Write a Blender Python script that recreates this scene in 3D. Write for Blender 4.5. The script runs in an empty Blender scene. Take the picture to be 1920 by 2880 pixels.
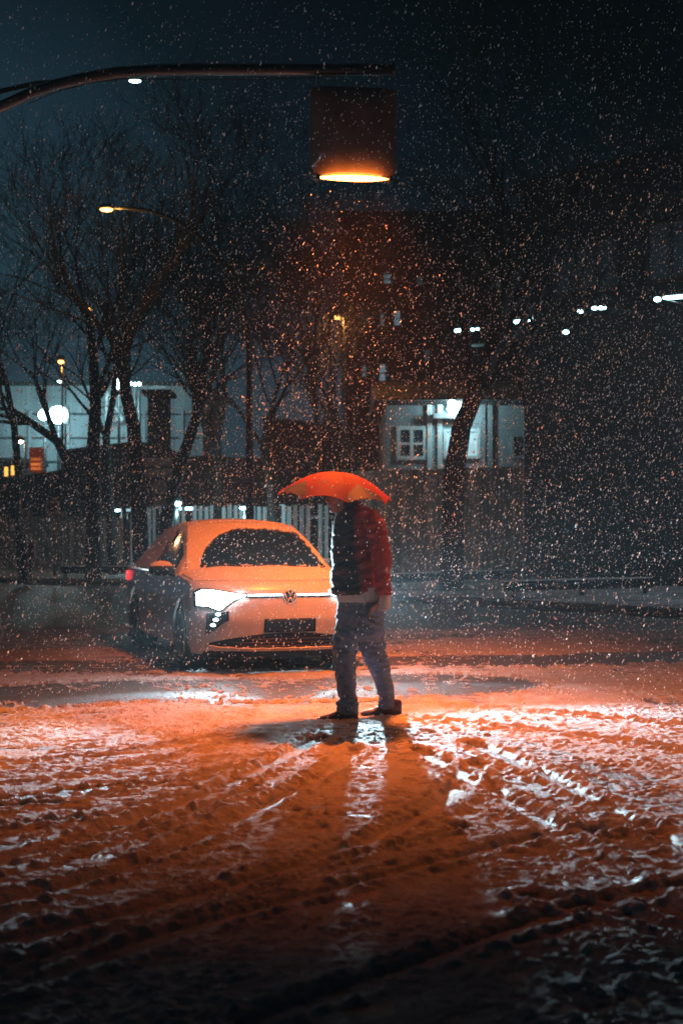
import bpy, bmesh, math, random
import numpy as np
from mathutils import Vector, Matrix, noise as mnoise
random.seed(7); RNG = np.random.default_rng(11)
sc = bpy.context.scene
COL = sc.collection
R = math.radians
F, CX, HY, CH = 4000.0, 960.0, 1490.0, 1.43      # focal length in photo pixels, centre column, horizon row, eye height

def at(px, py, Y):
    return Vector(((px-CX)*Y/F, Y, CH-(py-HY)*Y/F))
def gnd(px, py):
    Y = F*CH/(py-HY)
    return ((px-CX)*Y/F, Y)

# ------------------------------------------------------------------ materials
def mat(name, col, rough=.6, metal=0, bump=0, bscale=30, var=0, vscale=6, emit=None, estr=0, spec=.5, coat=0, transl=0, sub=0):
    m = bpy.data.materials.new(name); m.use_nodes = True
    nt = m.node_tree; N = nt.nodes; L = nt.links
    b = N['Principled BSDF']; out = N['Material Output']
    b.inputs['Base Color'].default_value = (*col, 1); b.inputs['Roughness'].default_value = rough
    b.inputs['Metallic'].default_value = metal
    b.inputs['Specular IOR Level'].default_value = spec
    b.inputs['Coat Weight'].default_value = coat
    if emit: b.inputs['Emission Color'].default_value = (*emit, 1); b.inputs['Emission Strength'].default_value = estr
    if bump or var:
        tc = N.new('ShaderNodeTexCoord')
    if var:
        n = N.new('ShaderNodeTexNoise'); n.inputs['Scale'].default_value = vscale; n.inputs['Detail'].default_value = 6
        L.new(tc.outputs['Object'], n.inputs['Vector'])
        r = N.new('ShaderNodeMapRange'); r.inputs[1].default_value = .3; r.inputs[2].default_value = .7
        r.inputs[3].default_value = 1-var; r.inputs[4].default_value = 1+var
        L.new(n.outputs['Fac'], r.inputs[0])
        mx = N.new('ShaderNodeVectorMath'); mx.operation = 'SCALE'; mx.inputs[0].default_value = col
        L.new(r.outputs[0], mx.inputs['Scale']); L.new(mx.outputs[0], b.inputs['Base Color'])
    if bump:
        n2 = N.new('ShaderNodeTexNoise'); n2.inputs['Scale'].default_value = bscale; n2.inputs['Detail'].default_value = 8
        L.new(tc.outputs['Object'], n2.inputs['Vector'])
        bp = N.new('ShaderNodeBump'); bp.inputs['Strength'].default_value = 1; bp.inputs['Distance'].default_value = bump
        L.new(n2.outputs['Fac'], bp.inputs['Height']); L.new(bp.outputs[0], b.inputs['Normal'])
    if transl:
        t = N.new('ShaderNodeBsdfTranslucent'); t.inputs[0].default_value = (*col, 1)
        ms = N.new('ShaderNodeMixShader'); ms.inputs[0].default_value = transl
        L.new(b.outputs[0], ms.inputs[1]); L.new(t.outputs[0], ms.inputs[2]); L.new(ms.outputs[0], out.inputs['Surface'])
    return m

TEAL = (.50, .93, 1.0); WARM = (1, .42, .09); ORANGE = (1, .165, .020)
M = dict(
 paint=mat('white_paint', (.50,.52,.53), .32, coat=.6, bump=.0006, bscale=140, var=.08, vscale=9),
 snow=mat('snow_layer', (.50,.51,.53), .8, bump=.006, bscale=34, var=.05, vscale=14),
 glass=mat('dark_glass', (.004,.010,.014), .08, spec=.3),
 blackp=mat('black_plastic', (.006,.009,.011), .6, spec=.2, bump=.001, bscale=90),
 rubber=mat('rubber', (.012,.012,.013), .8, bump=.002, bscale=60),
 rim=mat('wheel_alloy', (.25,.26,.27), .35, metal=.9),
 chrome=mat('chrome', (.7,.7,.7), .25, metal=1),
 headl=mat('headlight_glow', (.8,.9,1), .3, emit=(.72,.93,1), estr=140),
 strip=mat('light_bar_glow', (.8,.9,1), .3, emit=(.70,.93,1), estr=4),
 led=mat('led_glow', (.8,.9,1), .3, emit=(.60,.95,1), estr=9),
 taill=mat('tail_light', (.5,.01,.01), .3, emit=(1,.05,.06), estr=1.2),
 pole=mat('dark_painted_steel', (.045,.048,.05), .38, metal=.3, bump=.0015, bscale=25, var=.3, vscale=5),
 casing=mat('lamp_casing', (.12,.10,.09), .16, bump=.0008, bscale=12, var=.25, vscale=6, coat=.4),
 tube=mat('orange_tube', (1,.5,.1), .4, emit=(1,.22,.03), estr=30),
 bark=mat('bark', (.026,.022,.020), .9, bump=.02, bscale=12, var=.35, vscale=4),
 concrete=mat('weathered_concrete', (.17,.16,.15), .9, bump=.01, bscale=9, var=.4, vscale=1.3),
 jacket=mat('jacket_shell', (.30,.028,.020), .48, bump=.0012, bscale=70, var=.15, vscale=10, spec=.4),
 jeans=mat('grey_denim', (.13,.18,.25), .9, bump=.0016, bscale=160, var=.22, vscale=22, spec=.2),
 shirt=mat('white_cotton', (.8,.79,.77), .9, bump=.003, bscale=40),
 skin=mat('skin', (.30,.16,.12), .55, bump=.0008, bscale=80),
 hair=mat('dark_hair', (.02,.016,.013), .7, bump=.006, bscale=90),
 shoe=mat('shoe_leather', (.035,.016,.014), .42, bump=.002, bscale=60, var=.3),
 sole=mat('shoe_sole', (.06,.05,.045), .7),
 flake=mat('snowflake', (.9,.92,.95), .9, transl=.5),
)
def plank_mat(name, col, pitch, var=.5):
    m = mat(name, col, .9, bump=.01, bscale=6); nt = m.node_tree; N = nt.nodes; L = nt.links
    tc = N.new('ShaderNodeTexCoord'); mp = N.new('ShaderNodeMapping'); mp.inputs['Scale'].default_value = (1/pitch, 1/pitch, .06)
    n = N.new('ShaderNodeTexNoise'); n.inputs['Scale'].default_value = 1; n.inputs['Detail'].default_value = 4; n.inputs['Roughness'].default_value=.7
    L.new(tc.outputs['Object'], mp.inputs[0]); L.new(mp.outputs[0], n.inputs['Vector'])
    r = N.new('ShaderNodeMapRange'); r.inputs[1].default_value=.35; r.inputs[2].default_value=.65; r.inputs[3].default_value=1-var; r.inputs[4].default_value=1+var*1.4
    L.new(n.outputs['Fac'], r.inputs[0])
    mx = N.new('ShaderNodeVectorMath'); mx.operation='SCALE'; mx.inputs[0].default_value = col
    L.new(r.outputs[0], mx.inputs['Scale']); L.new(mx.outputs[0], N['Principled BSDF'].inputs['Base Color'])
    return m
M['plank'] = plank_mat('weathered_planks', (.20,.15,.125), .3)
M['slat'] = plank_mat('pale_slats', (.55,.58,.60), .12, .45)
M['facade'] = plank_mat('pale_cladding', (.26,.29,.31), 1.6, .35)
M['render'] = mat('pale_render', (.30,.32,.34), .9, bump=.01, bscale=5, var=.15, vscale=1)
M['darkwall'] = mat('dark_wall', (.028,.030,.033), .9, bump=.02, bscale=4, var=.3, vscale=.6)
M['frame'] = mat('white_window_frame', (.75,.76,.77), .5)
def emis(name, col, s): return mat(name, (.02,.02,.02), .5, emit=col, estr=s)

# ------------------------------------------------------------------ mesh builder
class MB:
    def __init__(s): s.v=[]; s.f=[]
    def add(s, vs, fs):
        o=len(s.v); s.v += [tuple(v) for v in vs]; s.f += [tuple(i+o for i in f) for f in fs]; return s
    def box(s, c, d, rz=0, bev=0):
        cx,cy,cz=c; hx,hy,hz=[k/2 for k in d]; cr,sr=math.cos(rz),math.sin(rz)
        bm=bmesh.new(); bmesh.ops.create_cube(bm,size=1)
        for v in bm.verts: v.co=Vector((v.co.x*d[0],v.co.y*d[1],v.co.z*d[2]))
        if bev: bmesh.ops.bevel(bm,geom=bm.edges[:],offset=bev,segments=2,affect='EDGES',profile=.6)
        bm.verts.index_update()
        vs=[(cx+v.co.x*cr-v.co.y*sr, cy+v.co.x*sr+v.co.y*cr, cz+v.co.z) for v in bm.verts]
        fs=[[v.index for v in f.verts] for f in bm.faces]; bm.free(); return s.add(vs,fs)
    def tube(s, pts, rad, n=8, cap=True, flat=1.0):
        pts=[Vector(p) for p in pts]; k=len(pts)
        if not hasattr(rad,'__len__'): rad=[rad]*k
        vs=[]; prev=None
        for i,p in enumerate(pts):
            t=(pts[min(i+1,k-1)]-pts[max(i-1,0)]).normalized()
            if prev is None: a=t.orthogonal().normalized() if abs(t.z)>.9 else t.cross(Vector((0,0,1))).normalized()
            else:
                a=(prev-t*prev.dot(t))
                a=a.normalized() if a.length>1e-6 else t.orthogonal().normalized()
            prev=a; b=t.cross(a)
            for j in range(n):
                th=2*math.pi*j/n; vs.append(p+(a*math.cos(th)+b*math.sin(th)*flat)*rad[i])
        fs=[(i*n+j,i*n+(j+1)%n,(i+1)*n+(j+1)%n,(i+1)*n+j) for i in range(k-1) for j in range(n)]
        if cap: fs+= [tuple(range(n))[::-1], tuple((k-1)*n+j for j in range(n))]
        return s.add(vs,fs)
    def loft(s, secs, n=20):
        """secs: (cx,cy,cz,rx,ry) horizontal ellipses from low to high"""
        vs=[]
        for c in secs:
            for j in range(n):
                th=2*math.pi*j/n; vs.append((c[0]+c[3]*math.cos(th), c[1]+c[4]*math.sin(th), c[2]))
        k=len(secs)
        fs=[(i*n+j,i*n+(j+1)%n,(i+1)*n+(j+1)%n,(i+1)*n+j) for i in range(k-1) for j in range(n)]
        fs+= [tuple(range(n))[::-1], tuple((k-1)*n+j for j in range(n))]
        return s.add(vs,fs)
    def ell(s, c, r, n=16):
        bm=bmesh.new(); bmesh.ops.create_uvsphere(bm,u_segments=n,v_segments=n//2+2,radius=1); bm.verts.index_update()
        vs=[(c[0]+v.co.x*r[0],c[1]+v.co.y*r[1],c[2]+v.co.z*r[2]) for v in bm.verts]
        fs=[[v.index for v in f.verts] for f in bm.faces]; bm.free(); return s.add(vs,fs)
    def grid(s, fn, nu, nv, u0=0,u1=1,v0=0,v1=1, keep=None, flip=False):
        vs=[fn(u0+(u1-u0)*i/nu, v0+(v1-v0)*j/nv) for j in range(nv+1) for i in range(nu+1)]
        fs=[]
        for j in range(nv):
            for i in range(nu):
                if keep and not keep(u0+(u1-u0)*(i+.5)/nu, v0+(v1-v0)*(j+.5)/nv): continue
                a=j*(nu+1)+i; q=(a,a+1,a+nu+2,a+nu+1); fs.append(q[::-1] if flip else q)
        return s.add(vs,fs)
    def build(s, name, m, parent=None, smooth=False, weld=0, loc=None):
        me=bpy.data.meshes.new(name); me.from_pydata(s.v,[],s.f); me.validate()
        if weld:
            bm=bmesh.new(); bm.from_mesh(me); bmesh.ops.remove_doubles(bm,verts=bm.verts,dist=weld)
            loose=[v for v in bm.verts if not v.link_faces]; bmesh.ops.delete(bm,geom=loose,context='VERTS')
            bmesh.ops.recalc_face_normals(bm,faces=bm.faces); bm.to_mesh(me); bm.free()
        if smooth: me.polygons.foreach_set('use_smooth',[True]*len(me.polygons))
        me.materials.append(m); o=bpy.data.objects.new(name,me); COL.objects.link(o)
        if parent: o.parent=parent
        if loc is not None: o.location=loc
        return o
def tag(o,label=None,cat=None,group=None,kind=None):
    if label: o['label']=label
    if cat: o['category']=cat
    if group: o['group']=group
    if kind: o['kind']=kind
    return o
def thing(name,loc,label,cat,group=None,rz=0):
    o=bpy.data.objects.new(name,None); COL.objects.link(o); o.location=loc; o.rotation_euler=(0,0,rz); o.empty_display_size=.2
    return tag(o,label,cat,group)
def remeshed(mb, name, m, parent, voxel, smooth_it=6, post=None):
    """fuse overlapping closed lofts into one continuous surface"""
    o=mb.build('tmp',m,None)
    md=o.modifiers.new('r','REMESH'); md.mode='VOXEL'; md.voxel_size=voxel; md.adaptivity=0
    sm=o.modifiers.new('s','SMOOTH'); sm.iterations=smooth_it; sm.factor=.5
    dg=bpy.context.evaluated_depsgraph_get(); me=bpy.data.meshes.new_from_object(o.evaluated_get(dg))
    bpy.data.objects.remove(o)
    if post:
        n=len(me.vertices); co=np.empty(n*3,np.float32); me.vertices.foreach_get('co',co); co=co.reshape(-1,3)
        no=np.empty(n*3,np.float32); me.vertices.foreach_get('normal',no); no=no.reshape(-1,3)
        co=co+no*post(co)[:,None]; me.vertices.foreach_set('co',co.astype(np.float32).ravel())
    me.polygons.foreach_set('use_smooth',[True]*len(me.polygons)); me.name=name
    if not me.materials: me.materials.append(m)
    r=bpy.data.objects.new(name,me); COL.objects.link(r)
    if parent: r.parent=parent
    return r
# numpy value noise --------------------------------------------------
def _h(ix,iy,seed):
    n=(ix.astype(np.int64)*374761393+iy.astype(np.int64)*668265263+seed*2147483647)&0x7fffffff
    n=((n^(n>>13))*1274126177)&0x7fffffff
    n=((n^(n>>16))*668265263)&0x7fffffff
    return ((n^(n>>15))&0xffff)/65535.0
def vn(x,y,seed=0):
    ix=np.floor(x);iy=np.floor(y);fx=x-ix;fy=y-iy;fx=fx*fx*fx*(fx*(fx*6-15)+10);fy=fy*fy*fy*(fy*(fy*6-15)+10)
    return (_h(ix,iy,seed)*(1-fx)+_h(ix+1,iy,seed)*fx)*(1-fy)+(_h(ix,iy+1,seed)*(1-fx)+_h(ix+1,iy+1,seed)*fx)*fy
def fbm(x,y,o=4,seed=0,g=.5):
    a=1;s=0;t=0
    for i in range(o): s=s+a*vn(x,y,seed+i*17);t+=a;a*=g;x,y=x*1.9+y*.35+3.1,y*1.9-x*.35+1.7
    return s/t
def ss(a,b,x): t=np.clip((x-a)/(b-a),0,1); return t*t*(3-2*t)

# ------------------------------------------------------------------ ground
def axis(lo,hi,step,far_lo,far_hi,g=1.14):
    c=list(np.arange(lo,hi,step)); s=step;x=c[-1]
    while x<far_hi: s*=g;x+=s;c.append(x)
    s=step;x=c[0];pre=[]
    while x>far_lo: s*=g;x-=s;pre.append(x)
    return np.array(pre[::-1]+c)
xs=axis(-3.9,3.9,.0115,-220,220)
ya=[];y=3.4
while y<17: ya.append(y); y+=.0095+.0013*(y-3.4)
s=ya[-1]-ya[-2]
while y<420: ya.append(y); s*=1.13; y+=s
ya=[-60,-20,-6,0,1.2,2,2.6,3,3.2]+ya; ysr=np.array(ya)
GX,GY=np.meshgrid(xs,ysr)
def pdist(poly,X,Y):
    """distance and signed side to a polyline given in photo ground pixels"""
    P=[gnd(*p) for p in poly]; best=np.full(X.shape,1e9)
    for (x0,y0),(x1,y1) in zip(P[:-1],P[1:]):
        dx,dy=x1-x0,y1-y0; L=dx*dx+dy*dy; t=np.clip(((X-x0)*dx+(Y-y0)*dy)/L,0,1)
        best=np.minimum(best,np.hypot(X-x0-t*dx,Y-y0-t*dy))
    return best
def ground_fields(X,Y):
    wob=(fbm(X*1.3,Y*1.3,3,5)-.5)*.16
    near=ss(24,15,Y)*ss(9,4.5,np.abs(X))
    bare=np.zeros(X.shape)
    wide=[([(-700,1990),(0,1965),(300,1947),(600,1943),(780,1943),(1000,1938),(1170,1925),(1260,1925)],.98),
          ([(-500,1880),(300,1876),(900,1866),(1500,1858),(2300,1840)],.75),
          ([(-300,2310),(200,2230),(430,2205)],.13)]
    for p,w in wide: bare=np.maximum(bare,ss(w*1.15,w*.7,pdist(p,X,Y)+wob*.8))
    bare2=ss(.75,.35,pdist([(1060,2062),(1250,2090),(1500,2160),(1750,2250),(2100,2400)],X,Y)+wob)
    rut=np.zeros(X.shape); berm=np.zeros(X.shape)
    ruts=[([(-300,2520),(0,2440),(300,2340),(600,2230),(800,2130),(900,2075)],.055),
          ([(-300,2620),(0,2545),(350,2450),(700,2290),(930,2170),(1000,2110)],.055),
          ([(-200,2490),(100,2420),(450,2320),(720,2215)],.03),
          ([(-200,2850),(150,2735),(500,2620),(900,2510),(1250,2420),(1500,2360),(1800,2320)],.06),
          ([(-200,2700),(300,2590),(700,2480),(1060,2360),(1260,2250),(1330,2150)],.06),
          ([(-100,2780),(500,2560),(900,2440),(1300,2330)],.035),
          ([(1180,2110),(1350,2200),(1560,2330),(1760,2480),(2000,2650)],.05),
          ([(1330,2090),(1560,2190),(1800,2320),(2000,2430)],.06),
          ([(1500,2520),(1700,2560),(2000,2640)],.05),
          ([(700,2880),(1200,2700),(1600,2560),(2000,2470)],.05),
          ([(-200,2230),(100,2200),(500,2120),(720,2075)],.03),([(-200,2290),(200,2260),(520,2190),(700,2150)],.03),
          ([(0,2150),(300,2120),(640,2070)],.025),([(0,2330),(300,2300),(560,2225)],.03),
          ([(1100,2020),(1400,2040),(1920,2110)],.05),([(1150,1975),(1500,2000),(1920,2040)],.05)]
    for p,w in ruts:
        d=pdist(p,X,Y)+wob*.35
        rut=np.maximum(rut,ss(w*1.15,w*.6,d)); berm=np.maximum(berm,np.exp(-((d-w*1.9)/(w*.55))**2))
    # anisotropic combed snow on the left, plain lumps elsewhere
    ca,sa=math.cos(R(24)),math.sin(R(24)); U=X*ca+Y*sa; V=-X*sa+Y*ca
    zone=ss(.6,-.9,X)*ss(6.8,8.2,Y); comb=fbm(U*3.4,V*17,5,31,.6)*zone+fbm(X*9,Y*9,5,31,.65)*(1-zone)
    lump=fbm(X*17,Y*17,4,3,.6); lump2=fbm(X*42+7,Y*42,3,9,.6)
    clod=ss(.66,.80,vn(X*13+3,Y*13,41)*.5+vn(X*29,Y*29,77)*.5)*ss(.42,.62,fbm(X*.9,Y*.9,3,15))
    edge=np.exp(-((np.abs(bare-.5))/.28)**2)*(bare>.02)
    cov=fbm(X*1.1+4,Y*1.1,4,71)
    thin=fbm(X*24,Y*24,3,91)
    snow=1-bare*(.95+.55*(thin-.5))
    snow=snow-bare2*(.62+1.5*(thin-.5))
    snow=snow-rut*(.25+.5*(comb-.4))
    snow=snow+clod*.9+edge*ss(.5,.66,lump)*.6
    snow=snow-ss(.47,.36,comb)*.55*ss(.35,.6,cov) - ss(.54,.68,cov)*.42
    grit=ss(1.0,.2,pdist([(1100,2080),(1500,2190),(1900,2400),(2100,2500)],X,Y)/1.0)*.45
    snow=snow-grit*ss(.4,.6,thin)
    snow=np.maximum(snow,np.maximum(np.maximum(clod,berm*1.4),edge*ss(.46,.58,lump)))
    snow=np.clip(snow,0,1)
    h=.009*(snow)+(.007+.013*zone)*(comb-.5)*snow+.013*(1-.7*rut)*(lump-.5)*(.12+.88*snow)+.013*(lump2-.5)*(.15+.85*snow)
    h+=-.017*rut+.014*berm*(.4+.9*ss(.40,.65,lump))
    h+=clod*.011*(.4+.6*ss(.3,.7,lump)) + edge*.018*ss(.48,.62,lump)
    pel=ss(.55,.85,vn(X*37+5,Y*37,101))*ss(.35,.6,fbm(X*2.3,Y*2.3,2,111)); h+=.009*(1-rut)*pel*(.2+.8*snow)
    h+=(fbm(X*.7,Y*.7,2,55)-.5)*.012
    h=h*near+.01*(1-near)
    # far carriageway: slushy brown lanes, compacted snow bands
    far=1-near
    b1=ss(.35,.75,.5+.5*np.sin(Y*.9+X*.28+fbm(X*.2,Y*.5,2,8)*5))*.45+.3*fbm(X*2,Y*2,3,19)
    snow=snow*near+far*np.clip(b1*.25,0,1)
    return h,snow
H,SN=ground_fields(GX,GY)
nx,ny=len(xs),len(ysr)
idx=np.arange(nx*ny).reshape(ny,nx)
q=np.stack([idx[:-1,:-1],idx[:-1,1:],idx[1:,1:],idx[1:,:-1]],-1).reshape(-1,4)
def np_mesh(name,co,faces,k):
    me=bpy.data.meshes.new(name); n=len(co); m_=len(faces)
    me.vertices.add(n); me.vertices.foreach_set('co',co.astype(np.float32).ravel())
    me.loops.add(m_*k); me.loops.foreach_set('vertex_index',faces.astype(np.int32).ravel())
    me.polygons.add(m_); me.polygons.foreach_set('loop_start',np.arange(0,m_*k,k,dtype=np.int32)); me.polygons.foreach_set('loop_total',np.full(m_,k,np.int32))
    me.update(calc_edges=True); return me
me=np_mesh('ground',np.stack([GX.ravel(),GY.ravel(),H.ravel()],-1),q,4)
me.polygons.foreach_set('use_smooth',[True]*len(me.polygons))
at_=me.attributes.new('snow','FLOAT','POINT'); at_.data.foreach_set('value',SN.ravel().astype(np.float32))
ground=bpy.data.objects.new('road',me); COL.objects.link(ground); tag(ground,kind='structure')
def ground_mat(name, use_attr=True):
    m=bpy.data.materials.new(name); m.use_nodes=True; nt=m.node_tree;N=nt.nodes;L=nt.links;b=N['Principled BSDF']
    tc=N.new('ShaderNodeTexCoord')
    n=N.new('ShaderNodeTexNoise'); n.inputs['Scale'].default_value=52; n.inputs['Detail'].default_value=9; n.inputs['Roughness'].default_value=.65
    L.new(tc.outputs['Object'],n.inputs['Vector'])
    if use_attr:
        a=N.new('ShaderNodeAttribute'); a.attribute_name='snow'; src=a.outputs['Fac']
    else:
        v=N.new('ShaderNodeTexNoise'); v.inputs['Scale'].default_value=.8; v.inputs['Detail'].default_value=6; L.new(tc.outputs['Object'],v.inputs['Vector']); src=v.outputs['Fac']
    ad=N.new('ShaderNodeMath'); ad.operation='ADD'; L.new(src,ad.inputs[0]); L.new(n.outputs['Fac'],ad.inputs[1])
    mr=N.new('ShaderNodeMapRange'); mr.interpolation_type='SMOOTHSTEP'; mr.inputs[1].default_value=.66 if use_attr else .7; mr.inputs[2].default_value=1.12; L.new(ad.outputs[0],mr.inputs[0])
    mx=N.new('ShaderNodeMix'); mx.data_type='RGBA'; L.new(mr.outputs[0],mx.inputs['Factor'])
    d=N.new('ShaderNodeTexNoise'); d.inputs['Scale'].default_value=5; d.inputs['Detail'].default_value=6; L.new(tc.outputs['Object'],d.inputs['Vector'])
    dr=N.new('ShaderNodeMix'); dr.data_type='RGBA'; dr.inputs[6].default_value=(.26,.26,.27,1); dr.inputs[7].default_value=(.56,.57,.58,1); L.new(d.outputs['Fac'],dr.inputs['Factor'])
    mx.inputs[6].default_value=(.075,.080,.086,1); L.new(dr.outputs[2],mx.inputs[7]); L.new(mx.outputs[2],b.inputs['Base Color'])
    rr=N.new('ShaderNodeMapRange'); rr.inputs[3].default_value=.52; rr.inputs[4].default_value=.9; L.new(mr.outputs[0],rr.inputs[0]); L.new(rr.outputs[0],b.inputs['Roughness'])
    sr=N.new('ShaderNodeMapRange'); sr.inputs[3].default_value=.40; sr.inputs[4].default_value=.08; L.new(mr.outputs[0],sr.inputs[0]); L.new(sr.outputs[0],b.inputs['Specular IOR Level'])
    bp=N.new('ShaderNodeBump'); bp.inputs['Strength'].default_value=1; bp.inputs['Distance'].default_value=.013; L.new(n.outputs['Fac'],bp.inputs['Height'])
    n3=N.new('ShaderNodeTexNoise'); n3.inputs['Scale'].default_value=150; n3.inputs['Detail'].default_value=3; L.new(tc.outputs['Object'],n3.inputs['Vector'])
    bp2=N.new('ShaderNodeBump'); bp2.inputs['Strength'].default_value=1; bp2.inputs['Distance'].default_value=.006; L.new(n3.outputs['Fac'],bp2.inputs['Height']); L.new(bp.outputs[0],bp2.inputs['Normal'])
    L.new(bp2.outputs[0],b.inputs['Normal'])
    return m
nt=M['flake'].node_tree
for l in list(nt.nodes['Material Output'].inputs['Surface'].links): nt.links.remove(l)
d_=nt.nodes.new('ShaderNodeBsdfDiffuse'); t_=nt.nodes.new('ShaderNodeBsdfTranslucent'); a_=nt.nodes.new('ShaderNodeAddShader')
d_.inputs[0].default_value=t_.inputs[0].default_value=(.66,.68,.70,1)
nt.links.new(d_.outputs[0],a_.inputs[0]); nt.links.new(t_.outputs[0],a_.inputs[1]); nt.links.new(a_.outputs[0],nt.nodes['Material Output'].inputs['Surface'])
M['ground']=ground_mat('snowy_asphalt'); M['pave']=ground_mat('snowy_pavement',False)
me.materials.append(M['ground'])

# far pavement with a real kerb step
kerb=[(-40,46),(-22,42),(-9.1,38.1),(-5.2,35.7),(1.0,28.6),(5.5,22.9),(9,17.5),(12,10)]
back=[(-40,120),(-22,120),(-9,120),(0,120),(14,120),(30,110),(45,90),(60,60)]
mb=MB(); k=len(kerb)
top=[(x,y,.14) for x,y in kerb]+[(x,y,.14) for x,y in back]+[(x,y,.0) for x,y in kerb]
mb.add(top,[(i,i+1,k+i+1,k+i) for i in range(k-1)]+[(2*k+i,2*k+i+1,i+1,i) for i in range(k-1)])
tag(mb.build('pavement',M['pave']),kind='structure')
mb=MB(); mb.tube([(x,y-.05,.10) for x,y in kerb],.075,6); tag(mb.build('kerb',M['concrete']),kind='structure')

# ------------------------------------------------------------------ car
CAR=thing('parked_car',(-.50,13.98,0),'pale snow-covered car with headlights on, behind the person','car',rz=R(18))
W=.92
ci=[(.16,.20),(.20,.13),(.26,.06),(.40,.03),(.55,.0),(.72,.015),(.84,.05),(.92,.12)]
def cz(z): return float(np.interp(z,[a for a,_ in ci],[b for _,b in ci]))
def fw(z): return W*float(np.interp(z,[.16,.25,.5,.75,.92],[.94,.975,1.0,1.0,.985]))
def P(x,z,off=0):
    u=min(abs(x)/fw(z),1); y=cz(z)+.44*(1-max(0,1-u**2.5)**(1/1.9))
    return (x,y-off,z)
def yb(u): return 1.12+.10*u*u
def hood(u,t):
    x0,y0,z0=P(u*fw(.92),.92); e=1-(1-t)**1.8
    return (x0*(1-.04*t), y0+(yb(u)-y0)*t, .92+.035*t+(.012*math.sin(math.pi*t)+.058*e)*(1-abs(u)**3.5)+.012*math.exp(-((abs(u)-.62)/.09)**2)*(1-t)*t*4)
def wsh(u,v):
    x=u*(.80*(1-v)+.60*v); y=yb(u)-.02+(2.02-yb(u)+.06*u*u)*v
    return (x,y,1.0-.03*u*u+(.50-.01*u*u)*v+.035*math.sin(math.pi*v))
def roof(u,t):
    x=u*(.60-.05*t); y=2.02+.06*u*u+t*(3.35-2.02)
    x1,y1,z1=wsh(u,1); return (x,y,z1+.035*math.sin(math.pi*min(t*1.0,1))-.03*t)
def rearg(u,t):
    a=roof(u,1); return (u*(.55+.12*t),a[1]+(4.38-a[1])*t,a[2]+(1.0-a[2])*t+.05*math.sin(math.pi*t))
def side(y,z): # half width of the flank
    return W*(1-.03*ss(3.6,4.6,y))*(1-.02*abs(z-.6))
mb=MB()
mb.grid(lambda u,z:P(math.sin(u*math.pi/2)*fw(z),z),64,24,-1,1,.20,.92)
mb.grid(lambda u,t:hood(math.sin(u*math.pi/2),t),64,24,-1,1,0,1)
for sg in (-1,1):
    def flank(t,w):
        z=.24+(.92-.24)*w; y0=P(fw(z),z)[1]; y=y0+(4.55-y0)*t
        ztop=.92+.035*min(max((y-.5)/.7,0),1); z=.24+(ztop-.24)*w
        x=fw(z)*(1-.04*min(max((y-.5)/.7,0),1)*w**2); x*=1-.06*ss(3.8,4.6,y)
        crease=.012*math.exp(-((z-.72)/.05)**2)
        return (sg*(x-.0+crease*ss(.6,1.2,y)),y,z)
    def keep(t,w):
        x,y,z=flank(t,w); return math.hypot(y-.92,z-.34)>.385 and math.hypot(y-3.68,z-.34)>.385
    mb.grid(flank,150,26,0,1,0,1,keep,flip=sg<0)
    # cabin sides: ruled surface between belt line and roof rail
    def rail(t):
        if t<.28: p=wsh(1,t/.28)
        elif t<.7: p=roof(1,(t-.28)/.42)
        else: p=rearg(1,(t-.7)/.3)
        return p
    def belt(t):
        a=rail(t); y=1.02+3.45*t; return (.885-.05*ss(3.6,4.5,y),max(y,1.1),.957+.03*t)
    def cab(t,w):
        a=belt(t); b=rail(t); return (sg*(a[0]+(b[0]-a[0])*w),a[1]+(b[1]-a[1])*w,a[2]+(b[2]-a[2])*w)
    mb.grid(cab,40,8,0,1,0,1,None,flip=sg<0)
    # mirror shoulder between hood edge and windscreen
    mb.grid(lambda u,t:tuple(Vector(hood(sg*(.86+.14*u),1)).lerp(Vector(belt(0) if sg>0 else (-belt(0)[0],belt(0)[1],belt(0)[2])),t)),4,3)
mb.grid(lambda u,t:roof(u,t),30,16,-1,1); mb.grid(lambda u,t:rearg(u,t),30,10,-1,1)
mb.grid(lambda u,t:(u*.86,4.47-.03*u*u-.10*(1-t)*0,.30+.66*t),20,8,-1,1)
mb.grid(lambda u,t:(u*(.70+.16*t),4.38+.09*t,1.0-.04*t),20,3,-1,1)
body=mb.build('body',M['paint'],CAR,True,weld=.004)
def patch(name,x0,x1,top,bot,m,off,nx_=40,nz=8,parent=CAR,smooth=True):
    mb=MB(); mb.grid(lambda x,t:P(x,bot(x)+(top(x)-bot(x))*t,off),nx_,nz,x0,x1,0,1)
    # rim so that the patch has thickness
    o=mb.build(name,m,parent,smooth); md=o.modifiers.new('t','SOLIDIFY'); md.thickness=off*.9; md.offset=-1
    return o
mb=MB(); mb.grid(lambda u,v:tuple(Vector(wsh(u,v))+Vector((0,-.012,.006))),40,20,-.95,.95,.0,.97); mb.build('windscreen',M['glass'],CAR,True)
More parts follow.
